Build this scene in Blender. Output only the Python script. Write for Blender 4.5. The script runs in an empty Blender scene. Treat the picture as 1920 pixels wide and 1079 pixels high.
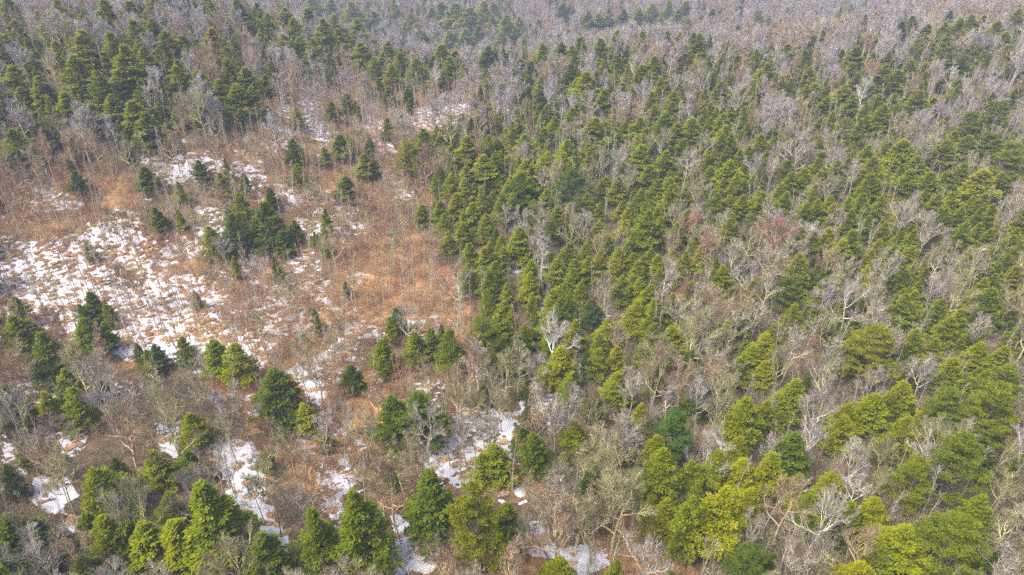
import bpy, math, random
import numpy as np
from mathutils import Vector

# ---------------------------------------------------------------- camera, sky, sun, exposure
scene = bpy.context.scene
COL = scene.collection
PITCH = math.radians(32.0)
CAM = np.array([0.0, 0.0, 92.0])
FPX = 1280.0                                   # focal length in pixels of the 1920 px wide photograph
cd = bpy.data.cameras.new('camera')
cam = bpy.data.objects.new('camera', cd)
COL.objects.link(cam)
cam.location = CAM
cam.rotation_euler = (math.pi / 2 - PITCH, 0, 0)
cd.sensor_width = 36; cd.lens = 24
cd.clip_start = 0.5; cd.clip_end = 6000
scene.camera = cam

SUN_EL, SUN_AZ = math.radians(54), math.radians(-118)      # azimuth from +Y, negative is to the left
world = bpy.data.worlds.new('World'); scene.world = world
world.use_nodes = True
nt = world.node_tree
bg = nt.nodes['Background']
sky = nt.nodes.new('ShaderNodeTexSky')
sky.sky_type = 'NISHITA'; sky.sun_disc = False
sky.sun_elevation = SUN_EL; sky.sun_rotation = SUN_AZ
sky.air_density = 1.0; sky.dust_density = 5.0; sky.ozone_density = 1.0
nt.links.new(sky.outputs[0], bg.inputs[0])
bg.inputs[1].default_value = 0.15
sl = bpy.data.lights.new('sun', 'SUN'); sl.energy = 2.0; sl.angle = math.radians(34); sl.color = (1.0, 0.95, 0.87)
so = bpy.data.objects.new('sun', sl); COL.objects.link(so)
sdir = Vector((math.sin(SUN_AZ) * math.cos(SUN_EL), math.cos(SUN_AZ) * math.cos(SUN_EL), math.sin(SUN_EL)))
so.rotation_euler = sdir.to_track_quat('Z', 'Y').to_euler()
so.location = sdir * 300
vs = scene.view_settings
vs.view_transform = 'Standard'; vs.look = 'None'; vs.gamma = 1.0; vs.use_curve_mapping = False
vs.exposure = 1.27
scene.cycles.use_denoising = False
scene.cycles.sample_clamp_direct = 5.0; scene.cycles.sample_clamp_indirect = 2.0
scene.cycles.max_bounces = 5
scene.cycles.transparent_max_bounces = 4
scene.cycles.volume_bounces = 0

# ---------------------------------------------------------------- helpers
def vnoise(x, y, seed=0):
    x = np.asarray(x, float); y = np.asarray(y, float)
    xi = np.floor(x).astype(np.int64); yi = np.floor(y).astype(np.int64)
    fx = x - xi; fy = y - yi
    fx = fx * fx * (3 - 2 * fx); fy = fy * fy * (3 - 2 * fy)
    def h(a, b):
        n = (a * 374761393 + b * 668265263 + seed * 974711 + 12345) & 0x7fffffff
        n = ((n ^ (n >> 13)) * 1274126177) & 0x7fffffff
        n = n ^ (n >> 16)
        return (n & 0xffff) / 65535.0
    return (h(xi, yi) * (1 - fx) + h(xi + 1, yi) * fx) * (1 - fy) + (h(xi, yi + 1) * (1 - fx) + h(xi + 1, yi + 1) * fx) * fy

def sstep(a, b, x):
    t = np.clip((x - a) / (b - a), 0, 1)
    return t * t * (3 - 2 * t)

SP, CP = math.sin(PITCH), math.cos(PITCH)
def project(p):
    """world points -> pixel of the 1920 x 1079 photograph, depth"""
    d = np.asarray(p, float) - CAM
    dep = d[..., 1] * CP - d[..., 2] * SP
    up = d[..., 1] * SP + d[..., 2] * CP
    dd = np.where(dep > 1, dep, 1)
    return 960 + FPX * d[..., 0] / dd, 539.5 - FPX * up / dd, dep
def ray(px, py):
    x = (px - 960) / FPX; v = (539.5 - py) / FPX
    return np.array([x, CP + v * SP, -SP + v * CP])

def terrain(x, y):
    x = np.asarray(x, float); y = np.asarray(y, float)
    z = 3.0 * (vnoise(x / 60, y / 60, 3) - .5) + 1.4 * (vnoise(x / 22, y / 22, 4) - .5)
    z = z - 7 * np.exp(-((y - 135) / 60) ** 2)
    z = z + 30 * sstep(-20, -150, x + 0.10 * (y - 200)) * sstep(150, 250, y) * (1 - .55 * sstep(300, 470, y))
    z = z + 10 * sstep(190, 330, y) * sstep(-40, 60, x)
    z = z + 9 * sstep(120, 260, x) * sstep(120, 300, y)
    z = z - 46 * sstep(330, 520, y - .12 * np.abs(x - 40))
    z = z + 88 * sstep(590, 1150, y) + 10 * (vnoise(x / 170, y / 170, 8) - .5) * sstep(300, 500, y)
    z = z + 30 * (vnoise(x / 120 + y / 400, y / 190, 9) - .5) * sstep(470, 640, y)
    return z

def mesh_raw(name, V, Q=None, T=None, smooth=False):
    """V (n,3); Q quads (m,4); T tris (k,3)"""
    me = bpy.data.meshes.new(name)
    V = np.asarray(V, np.float32)
    nq = 0 if Q is None else len(Q); ntt = 0 if T is None else len(T)
    loops = []
    if nq: loops.append(np.asarray(Q, np.int32).ravel())
    if ntt: loops.append(np.asarray(T, np.int32).ravel())
    L = np.concatenate(loops)
    starts = np.concatenate([np.arange(nq) * 4, nq * 4 + np.arange(ntt) * 3]).astype(np.int32)
    me.vertices.add(len(V)); me.vertices.foreach_set('co', V.ravel())
    me.loops.add(len(L)); me.loops.foreach_set('vertex_index', L)
    me.polygons.add(nq + ntt); me.polygons.foreach_set('loop_start', starts)
    me.update(calc_edges=True)
    if smooth: me.polygons.foreach_set('use_smooth', np.ones(nq + ntt, bool))
    return me

class Geo:
    """collects pieces of one mesh"""
    def __init__(s): s.V = []; s.Q = []; s.T = []; s.A = []; s.n = 0
    def add(s, V, Q=None, T=None, a=0.5):
        V = np.asarray(V).reshape(-1, 3)
        if Q is not None: s.Q.append(np.asarray(Q).reshape(-1, 4) + s.n)
        if T is not None: s.T.append(np.asarray(T).reshape(-1, 3) + s.n)
        s.A.append(np.broadcast_to(np.asarray(a, float), (len(V),)))
        s.V.append(V); s.n += len(V)
    def mesh(s, name, smooth=False):
        me = mesh_raw(name, np.concatenate(s.V), np.concatenate(s.Q) if s.Q else None,
                      np.concatenate(s.T) if s.T else None, smooth)
        at = me.attributes.new('tone', 'FLOAT', 'POINT')
        at.data.foreach_set('value', np.concatenate(s.A).astype(np.float32))
        return me

def norm(v): return v / np.maximum(np.linalg.norm(v, axis=-1, keepdims=True), 1e-9)

def tubes(g, P, R, sides, a=0.5):
    """P (n,k,3) polylines, R (n,k) radii"""
    n, k, _ = P.shape
    t = np.empty_like(P)
    t[:, 1:-1] = P[:, 2:] - P[:, :-2]; t[:, 0] = P[:, 1] - P[:, 0]; t[:, -1] = P[:, -1] - P[:, -2]
    t = norm(t)
    ref = np.where(np.abs(t[:, :1, 2:3]) > .8, np.array([1., 0, 0]), np.array([0, 0, 1.]))
    ref = np.broadcast_to(ref, t.shape)
    u = norm(np.cross(t, ref)); v = np.cross(t, u)
    ang = np.arange(sides) * 2 * np.pi / sides
    C = P[:, :, None, :] + R[:, :, None, None] * (np.cos(ang)[None, None, :, None] * u[:, :, None, :] + np.sin(ang)[None, None, :, None] * v[:, :, None, :])
    idx = np.arange(n * k * sides).reshape(n, k, sides)
    a0 = idx[:, :-1, :]; b0 = idx[:, 1:, :]
    Q = np.stack([a0, np.roll(a0, -1, 2), np.roll(b0, -1, 2), b0], -1)
    aa = np.asarray(a, float)
    if aa.ndim == 1: aa = np.repeat(aa, k * sides)
    g.add(C.reshape(-1, 3), Q=Q, a=aa)

def kites(g, C, D, S, L, W, a=0.5):
    """flat leaf-sized sprays: base C, direction D, side S"""
    V = np.stack([C, C + D * (L * .55)[:, None] + S * W[:, None], C + D * L[:, None], C + D * (L * .5)[:, None] - S * W[:, None]], 1)
    Q = np.arange(len(C) * 4).reshape(-1, 4)
    aa = np.repeat(a, 4) if np.ndim(a) else a
    g.add(V, Q=Q, a=aa)

# ---------------------------------------------------------------- materials
def new_mat(name):
    m = bpy.data.materials.new(name); m.use_nodes = True
    n = m.node_tree.nodes; b = n['Principled BSDF']
    return m, m.node_tree, b
def node(t, kind, **kw):
    n = t.nodes.new(kind)
    for k, v in kw.items(): setattr(n, k, v)
    return n
def ramp(t, fac, stops):
    r = t.nodes.new('ShaderNodeValToRGB'); e = r.color_ramp.elements
    while len(e) > 1: e.remove(e[-1])
    e[0].position = stops[0][0]; e[0].color = (*stops[0][1], 1)
    for p, c in stops[1:]:
        x = e.new(p); x.color = (*c, 1)
    t.links.new(fac, r.inputs[0]); return r.outputs[0]
def mixc(t, fac, a, b, mode='MIX'):
    m = t.nodes.new('ShaderNodeMix'); m.data_type = 'RGBA'; m.blend_type = mode
    for s, v in ((m.inputs[0], fac), (m.inputs[6], a), (m.inputs[7], b)):
        if hasattr(v, 'is_linked'): t.links.new(v, s)
        elif isinstance(v, tuple): s.default_value = (*v, 1)
        else: s.default_value = v
    return m.outputs[2]
def mth(t, op, a, b=0.0):
    m = t.nodes.new('ShaderNodeMath'); m.operation = op
    for s, v in ((m.inputs[0], a), (m.inputs[1], b)):
        if hasattr(v, 'is_linked'): t.links.new(v, s)
        else: s.default_value = v
    return m.outputs[0]
def tone_of(t):
    a = t.nodes.new('ShaderNodeAttribute'); a.attribute_name = 'tone'; return a.outputs['Fac']
def tint_of(t):
    a = t.nodes.new('ShaderNodeAttribute'); a.attribute_type = 'INSTANCER'; a.attribute_name = 'tint'; return a.outputs['Fac']

def needle_mat(name, stops, trans=0.25):
    m, t, b = new_mat(name)
    f = mth(t, 'ADD', mth(t, 'MULTIPLY', tint_of(t), .65), mth(t, 'MULTIPLY', tone_of(t), .35))
    c = ramp(t, f, stops)
    t.links.new(c, b.inputs['Base Color'])
    b.inputs['Roughness'].default_value = .9
    b.inputs['Specular IOR Level'].default_value = .08
    tr = t.nodes.new('ShaderNodeBsdfTranslucent'); t.links.new(c, tr.inputs[0])
    mx = t.nodes.new('ShaderNodeMixShader'); mx.inputs[0].default_value = trans
    t.links.new(b.outputs[0], mx.inputs[1]); t.links.new(tr.outputs[0], mx.inputs[2])
    t.links.new(mx.outputs[0], t.nodes['Material Output'].inputs[0])
    return m
M = {}
M['hemlock'] = needle_mat('hemlock_needles', [(0, (.085, .11, .045)), (.22, (.085, .135, .006)), (.55, (.225, .255, .002)), (.8, (.305, .295, .003)), (1, (.36, .32, .006))])
M['pine'] = needle_mat('pine_needles', [(0, (.050, .135, .020)), (.35, (.115, .155, .008)), (.7, (.185, .205, .006)), (1, (.27, .255, .010))], .3)

def bark_mat(name, stops, rough=.9):
    m, t, b = new_mat(name)
    tc = node(t, 'ShaderNodeTexCoord'); nz = node(t, 'ShaderNodeTexNoise'); nz.inputs['Scale'].default_value = 1.3; nz.inputs['Detail'].default_value = 5
    t.links.new(tc.outputs['Object'], nz.inputs['Vector'])
    c = ramp(t, tint_of(t), stops)
    f = mth(t, 'ADD', mth(t, 'MULTIPLY', nz.outputs[0], .35), mth(t, 'MULTIPLY', tone_of(t), .65))
    c2 = mixc(t, 1.0, c, ramp(t, f, [(.3, (.36, .33, .33)), (.85, (1.34, 1.32, 1.22))]), 'MULTIPLY')
    t.links.new(c2, b.inputs['Base Color']); b.inputs['Roughness'].default_value = rough
    b.inputs['Specular IOR Level'].default_value = .2
    return m
# tint picks the kind of bark: dark, reddish twigs, tan, lichen green, ash grey, bleached
BARK = [(0, (.15, .115, .10)), (.15, (.38, .29, .34)), (.3, (.48, .29, .20)), (.45, (.54, .41, .27)), (.6, (.48, .46, .24)), (.75, (.52, .475, .385)), (.88, (.56, .52, .54)), (1, (.80, .77, .68))]
M['bark'] = bark_mat('grey_bark', BARK)
M['conifer_bark'] = bark_mat('conifer_bark', [(0, (.10, .08, .07)), (1, (.20, .165, .14))])

m, t, b = new_mat('leaf_litter')
geo = node(t, 'ShaderNodeNewGeometry')
def tex(t, scale, detail=6, rough=.6, v=None):
    n = node(t, 'ShaderNodeTexNoise'); n.inputs['Scale'].default_value = scale; n.inputs['Detail'].default_value = detail; n.inputs['Roughness'].default_value = rough
    t.links.new(v if v is not None else geo.outputs['Position'], n.inputs['Vector']); return n.outputs[0]
n1, n2, n3 = tex(t, .05, 8, .65), tex(t, .6, 10, .75), tex(t, 4.5, 6, .8)
at = node(t, 'ShaderNodeAttribute'); at.attribute_name = 'rust'
dull = ramp(t, n2, [(.3, (.040, .030, .018)), (.48, (.10, .070, .038)), (.6, (.18, .135, .08)), (.72, (.09, .09, .038))])
rust = ramp(t, n2, [(.28, (.09, .04, .018)), (.42, (.27, .13, .042)), (.54, (.39, .225, .085)), (.66, (.41, .31, .18)), (.8, (.24, .145, .06))])
c = mixc(t, at.outputs['Fac'], dull, rust)
c = mixc(t, 1.0, c, ramp(t, n3, [(.3, (.6, .6, .6)), (.7, (1.3, 1.25, 1.2))]), 'MULTIPLY')
c = mixc(t, 1.0, c, ramp(t, tex(t, .16, 5, .6), [(.35, (.55, .52, .50)), (.6, (1.15, 1.12, 1.1))]), 'MULTIPLY')
t.links.new(c, b.inputs['Base Color']); b.inputs['Roughness'].default_value = .95
bp = node(t, 'ShaderNodeBump'); bp.inputs['Strength'].default_value = .9; bp.inputs['Distance'].default_value = .35
t.links.new(mth(t, 'ADD', n2, mth(t, 'MULTIPLY', n3, .5)), bp.inputs['Height']); t.links.new(bp.outputs[0], b.inputs['Normal'])
M['ground'] = m
m, t, b = new_mat('old_snow')
geo = node(t, 'ShaderNodeNewGeometry')
n2, n3 = tex(t, .9, 8, .7), tex(t, 6, 5, .8)
c = ramp(t, n2, [(.3, (.38, .38, .40)), (.5, (.52, .53, .58)), (.75, (.60, .62, .67))])
c = mixc(t, ramp(t, n3, [(.60, (0, 0, 0)), (.70, (.85, .85, .85))]), c, (.25, .16, .10))
t.links.new(c, b.inputs['Base Color']); b.inputs['Roughness'].default_value = .6
bp = node(t, 'ShaderNodeBump'); bp.inputs['Strength'].default_value = .5; bp.inputs['Distance'].default_value = .15
t.links.new(n2, bp.inputs['Height']); t.links.new(bp.outputs[0], b.inputs['Normal'])
M['snow'] = m
m, t, b = new_mat('needle_and_twig_brush')
c = ramp(t, mth(t, 'ADD', mth(t, 'MULTIPLY', tint_of(t), .82), mth(t, 'MULTIPLY', tone_of(t), .18)), [(0, (.16, .10, .07)), (.35, (.40, .235, .12)), (.6, (.50, .35, .19)), (.78, (.50, .41, .28)), (.92, (.26, .28, .12)), (1, (.12, .16, .05))])
t.links.new(c, b.inputs['Base Color']); b.inputs['Roughness'].default_value = .9; b.inputs['Specular IOR Level'].default_value = .2
M['brush'] = m
# ---------------------------------------------------------------- tree shapes (real metres, base at the origin)
def make_trunk(H, r, seed, lean=.25, sides=7, a=.5, top=.97):
    rng = np.random.default_rng(seed); g = Geo()
    k = 9; tt = np.linspace(0, top, k)
    P = np.zeros((1, k, 3)); P[0, :, 2] = tt * H - .0
    ph = rng.uniform(0, 6.28)
    P[0, :, 0] = lean * np.sin(tt * 2.6 + ph) - lean * np.sin(ph); P[0, :, 1] = lean * np.cos(tt * 2.1 + ph) - lean * np.cos(ph)
    P[0, 0, 2] = -.4
    R = r * (1 - tt) ** .8 + .02; R[0] *= 1.35
    tubes(g, P, R[None], sides, a)
    return g, P[0], R

def hemlock_crown(seed, H=18., R=3.5, base=.14, nb=150, dense=1.15):
    """tiers of drooping flat sprays on a cone, thinning to a soft leader"""
    rng = np.random.default_rng(seed); g = Geo()
    t = np.sort(1 - rng.uniform(0, 1, nb) ** 1.35 * (1 - base)); t[-5:] = rng.uniform(.93, .985, 5)
    tc = (t - base) / (1 - base)
    prof = (1 - tc) ** .80 * np.minimum(1, .62 + tc * 3.2) + .04
    az = rng.uniform(0, 2 * np.pi, nb)
    lump = .74 + .48 * vnoise(az * 1.6, tc * 7, seed) 
    L = R * prof * lump * rng.uniform(.7, 1.18, nb) * 1.12
    pitch = np.radians(6 + 44 * tc + rng.normal(0, 10, nb))
    tone = rng.uniform(0, 1, nb)
    out = np.stack([np.cos(az), np.sin(az), np.zeros(nb)], 1); side = np.stack([-np.sin(az), np.cos(az), np.zeros(nb)], 1)
    z0 = t * H
    # limbs
    ks = np.linspace(0, 1, 4)
    PL = out[:, None, :] * (L[:, None] * ks * np.cos(pitch)[:, None])[..., None]
    PL[..., 2] += z0[:, None] + (np.tan(pitch)[:, None] * L[:, None] * ks - .16 * L[:, None] * ks ** 2)
    tubes(g, PL, np.maximum(.06 * (1 - ks[None] * .8) * (L[:, None] / R + .2), .012), 3, tone * .2)
    cnt = np.maximum(10, (L / R * 92 * dense).astype(int) + 10)
    b = np.repeat(np.arange(nb), cnt); n = len(b)
    s = rng.uniform(.12, 1.0, n) ** .72
    wid = (.24 * L[b] * (1.15 - s) + .16) 
    lat = rng.uniform(-1, 1, n)
    C = out[b] * (L[b] * s * np.cos(pitch[b]))[:, None] + side[b] * (lat * wid)[:, None]
    C[:, 2] += z0[b] + np.tan(pitch[b]) * L[b] * s - .16 * L[b] * s ** 2 - .22 * np.abs(lat) * wid + rng.normal(0, .26, n)
    D = norm(out[b] * (.65 + rng.normal(0, .25, n))[:, None] + side[b] * (lat * .9 + rng.normal(0, .25, n))[:, None] + np.array([0, 0, 1.]) * (rng.normal(.28, .36, n) + .45 * np.sin(pitch[b]))[:, None])
    S = norm(np.cross(D, norm(np.array([0, 0, 1.]) + rng.normal(0, .45, (n, 3)))))
    LL = rng.uniform(.24, .60, n) * np.clip(.55 + L[b] / R * .6, .5, 1); W = LL * rng.uniform(.17, .28, n)
    kites(g, C, D, S, LL, W, np.clip(tone[b] * .6 + rng.uniform(0, .4, n), 0, 1))
    return g

def pine_crown(seed, H=20., R=4.4, base=.22, nb=64):
    """white pine: irregular tiers of upswept limbs ending in round tufts of long needles"""
    rng = np.random.default_rng(seed); g = Geo()
    t = base + (1 - base) * np.sort(rng.uniform(0, 1, nb) ** .85); t[-3:] = [.94, .96, .975]
    t = np.round(t * 16) / 16 * .7 + t * .3
    tc = np.clip((t - base) / (1 - base), 0, 1)
    az = rng.uniform(0, 2 * np.pi, nb)
    L = R * ((1 - tc) ** .55 * np.minimum(1, .62 + tc * 1.4) + .05) * rng.uniform(.6, 1.15, nb)
    pitch = np.radians(4 + 38 * tc + rng.normal(0, 8, nb)); tone = rng.uniform(0, 1, nb)
    out = np.stack([np.cos(az), np.sin(az), np.zeros(nb)], 1); side = np.stack([-np.sin(az), np.cos(az), np.zeros(nb)], 1)
    ks = np.linspace(0, 1, 5)
    PL = out[:, None, :] * (L[:, None] * ks * np.cos(pitch)[:, None])[..., None]
    zc = lambda s, LL, pp: np.tan(pp) * LL * s + .10 * LL * s ** 3
    PL[..., 2] += (t * H)[:, None] + zc(ks[None], L[:, None], pitch[:, None])
    tubes(g, PL, np.maximum(.075 * (1 - ks[None] * .75) * np.sqrt(L[:, None] / R), .012), 3, .1)
    nt_ = np.maximum(5, (L / R * 17).astype(int)); b = np.repeat(np.arange(nb), nt_); n = len(b)
    s = rng.uniform(.28, 1.02, n) ** .8; lat = rng.uniform(-1, 1, n) * (.36 * L[b] * (1.2 - s) + .15)
    C = out[b] * (L[b] * s * np.cos(pitch[b]))[:, None] + side[b] * lat[:, None]
    C[:, 2] += t[b] * H + zc(s, L[b], pitch[b]) + rng.normal(.12, .12, n)
    tt = np.clip(tone[b] * .5 + rng.uniform(0, .5, n), 0, 1)
    m = 24; Cr = np.repeat(C, m, 0) + rng.normal(0, .13, (n * m, 3)) * np.array([1, 1, .6]); k = n * m
    D = norm(rng.normal(0, 1, (k, 3)) + np.array([0, 0, .75]) + np.repeat(out[b], m, 0) * .55)
    S = norm(np.cross(D, rng.normal(0, 1, (k, 3))))
    LL = rng.uniform(.26, .54, k); kites(g, Cr, D, S, LL, LL * rng.uniform(.08, .16, k), np.repeat(tt, m))
    return g

def grow(rng, P0, R0, counts, spread, lens, up, segs, s0=.3, wob=.22):
    """children of polylines P0 (n,k,3): returns polylines and radii"""
    n, k, _ = P0.shape; m = counts
    s = rng.uniform(s0, 1.0, (n, m)); s[:, -1] = .97
    f = s * (k - 1); i = np.minimum(f.astype(int), k - 2); fr = (f - i)[..., None]
    ii = np.arange(n)[:, None]
    A = P0[ii, i] * (1 - fr) + P0[ii, i + 1] * fr
    Rr = R0[ii, i] * (1 - fr[..., 0]) + R0[ii, i + 1] * fr[..., 0]
    T = norm(P0[ii, i + 1] - P0[ii, i])
    rv = norm(rng.normal(0, 1, (n, m, 3)))
    side = norm(np.cross(T, rv))
    an = np.radians(rng.normal(spread, spread * .25, (n, m)))[..., None]
    D = norm(T * np.cos(an) + side * np.sin(an) + np.array([0, 0, up]))
    L = lens * rng.uniform(.55, 1.15, (n, m)) * (1.15 - .55 * s)
    K = segs + 1; out = np.zeros((n, m, K, 3)); out[:, :, 0] = A
    d = D
    for q in range(1, K):
        d = norm(d + rng.normal(0, wob, (n, m, 3)) + np.array([0, 0, up * .35]))
        out[:, :, q] = out[:, :, q - 1] + d * (L / segs)[..., None]
    r = np.minimum(Rr * .7, .02 + .03 * L / 1.0)[..., None] * np.linspace(1, .35, K)
    return out.reshape(n * m, K, 3), r.reshape(n * m, K)

def bare_tree(seed, H=16., R=3.6, style='round', limbs=8, split=False):
    """trunk geo, list of limb geos, twig geos per limb"""
    rng = np.random.default_rng(seed)
    lean = {'round': .5, 'tall': .35, 'wide': .9}[style]
    tg, TP, TR = make_trunk(H * (.72 if style != 'tall' else .88), .17 if style != 'wide' else .26, seed, lean, 6, .7, 1.0)
    fork = {'round': .48, 'tall': .42, 'wide': .34}[style]
    L1 = {'round': .42, 'tall': .30, 'wide': .50}[style] * H
    n = limbs
    hs = np.linspace(fork, .99, n) ; az = np.arange(n) * 2.4 + rng.uniform(0, 6)
    f = hs * 8; i = np.minimum(f.astype(int), 7); A = TP[i] * (1 - (f - i))[:, None] + TP[i + 1] * (f - i)[:, None]
    el = np.radians(np.linspace(28 if style == 'wide' else 42, 74, n) + rng.normal(0, 8, n))
    d = np.stack([np.cos(az) * np.cos(el), np.sin(az) * np.cos(el), np.sin(el)], 1)
    K = 7; P = np.zeros((n, K, 3)); P[:, 0] = A
    Ls = L1 * rng.uniform(.75, 1.1, n) * np.linspace(1.0, .72, n)
    for q in range(1, K):
        d = norm(d + rng.normal(0, .16, (n, 3)) + np.array([0, 0, .10])); P[:, q] = P[:, q - 1] + d * (Ls / (K - 1))[:, None]
    Rl = np.minimum(np.interp(hs, np.linspace(0, 1, 9), TR) * .85, .135 if style != 'wide' else .18)[:, None] * np.linspace(1, .3, K)
    limb_g, twig_g = [], []
    for j in range(n):
        g1, g2 = Geo(), Geo(); tone = rng.uniform(.2, .8)
        tubes(g1, P[j:j + 1], Rl[j:j + 1], 5, .6 + .4 * tone)
        P2, R2 = grow(rng, P[j:j + 1], Rl[j:j + 1], 8, 36, Ls[j] * .50, .20, 4, .22, .16)
        R2 = np.maximum(R2, .036)
        tubes(g1, P2, R2, 4, .6 + .4 * tone)
        P3, R3 = grow(rng, P2, R2, 8, 34, Ls[j] * .28, .22, 3, .2, .12)
        R3 = np.maximum(R3, .020); tubes(g2, P3, R3, 3, np.clip(rng.normal(tone, .25, len(P3)), 0, 1))
        P4, R4 = grow(rng, P3, R3, 6, 28, Ls[j] * .17, .18, 1, .15, .1)
        R4 = np.maximum(R4 * .7, .012); tubes(g2, P4, R4, 3, np.clip(rng.normal(tone * .6, .25, len(P4)), 0, 1))
        limb_g.append(g1); twig_g.append(g2)
    return tg, limb_g, twig_g

def join(geos):
    G = Geo()
    for g in geos:
        off = G.n
        V = np.concatenate(g.V); G.V.append(V); G.n += len(V)
        for q in g.Q: G.Q.append(q + off)
        for q in g.T: G.T.append(q + off)
        G.A += g.A
    return G

def young_tree(seed, H=10.):
    """slim pole with a narrow broom of fine twigs"""
    rng = np.random.default_rng(seed)
    tg, TP, TR = make_trunk(H, .07, seed, .5, 4, .55, 1.0)
    g = Geo()
    P2, R2 = grow(rng, TP[None], TR[None], 15, 32, H * .19, .25, 3, .30); R2 = np.maximum(R2 * .6, .012); tubes(g, P2, R2, 3, .5)
    P3, R3 = grow(rng, P2, R2, 6, 34, H * .09, .2, 2, .15); R3 = np.maximum(R3 * .7, .009); tubes(g, P3, R3, 3, np.clip(rng.normal(.5, .25, len(P3)), 0, 1))
    return tg, g

def brush_clump(seed, H=2.2, n=34, R=1.3):
    rng = np.random.default_rng(seed); g = Geo()
    a = rng.uniform(0, 6.28, n); r = R * np.sqrt(rng.uniform(0, 1, n))
    P = np.zeros((n, 4, 3)); P[:, 0, 0] = r * np.cos(a); P[:, 0, 1] = r * np.sin(a)
    d = norm(np.stack([rng.normal(0, .3, n), rng.normal(0, .3, n), np.ones(n)], 1)); h = H * rng.uniform(.4, 1.1, n)
    for q in range(1, 4):
        d = norm(d + rng.normal(0, .14, (n, 3))); P[:, q] = P[:, q - 1] + d * (h / 3)[:, None]
    Rr = np.linspace(.016, .008, 4)[None] * np.ones((n, 1)); tubes(g, P, Rr, 3, rng.uniform(0, 1, n))
    P2, R2 = grow(rng, P, Rr, 6, 38, H * .34, .15, 1, .2); tubes(g, P2, np.maximum(R2, .007), 3, rng.uniform(0, 1, len(P2)))
    return g

def litter_mound(seed):
    rng = np.random.default_rng(seed); g = Geo(); n = 260
    a = rng.uniform(0, 6.28, n); r = np.sqrt(rng.uniform(0, 1, n)); x = r * np.cos(a) * 1.1; y = r * np.sin(a) * .8
    C = np.stack([x, y, .28 * (1 - r ** 2) + .02], 1); D = norm(np.stack([rng.normal(0, 1, n), rng.normal(0, 1, n), rng.normal(.1, .25, n)], 1))
    S = norm(np.cross(D, np.array([0, 0, 1.]) + rng.normal(0, .3, (n, 3)))); kites(g, C, D, S, rng.uniform(.15, .38, n), rng.uniform(.06, .14, n), rng.uniform(.2, .7, n))
    return g
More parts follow.
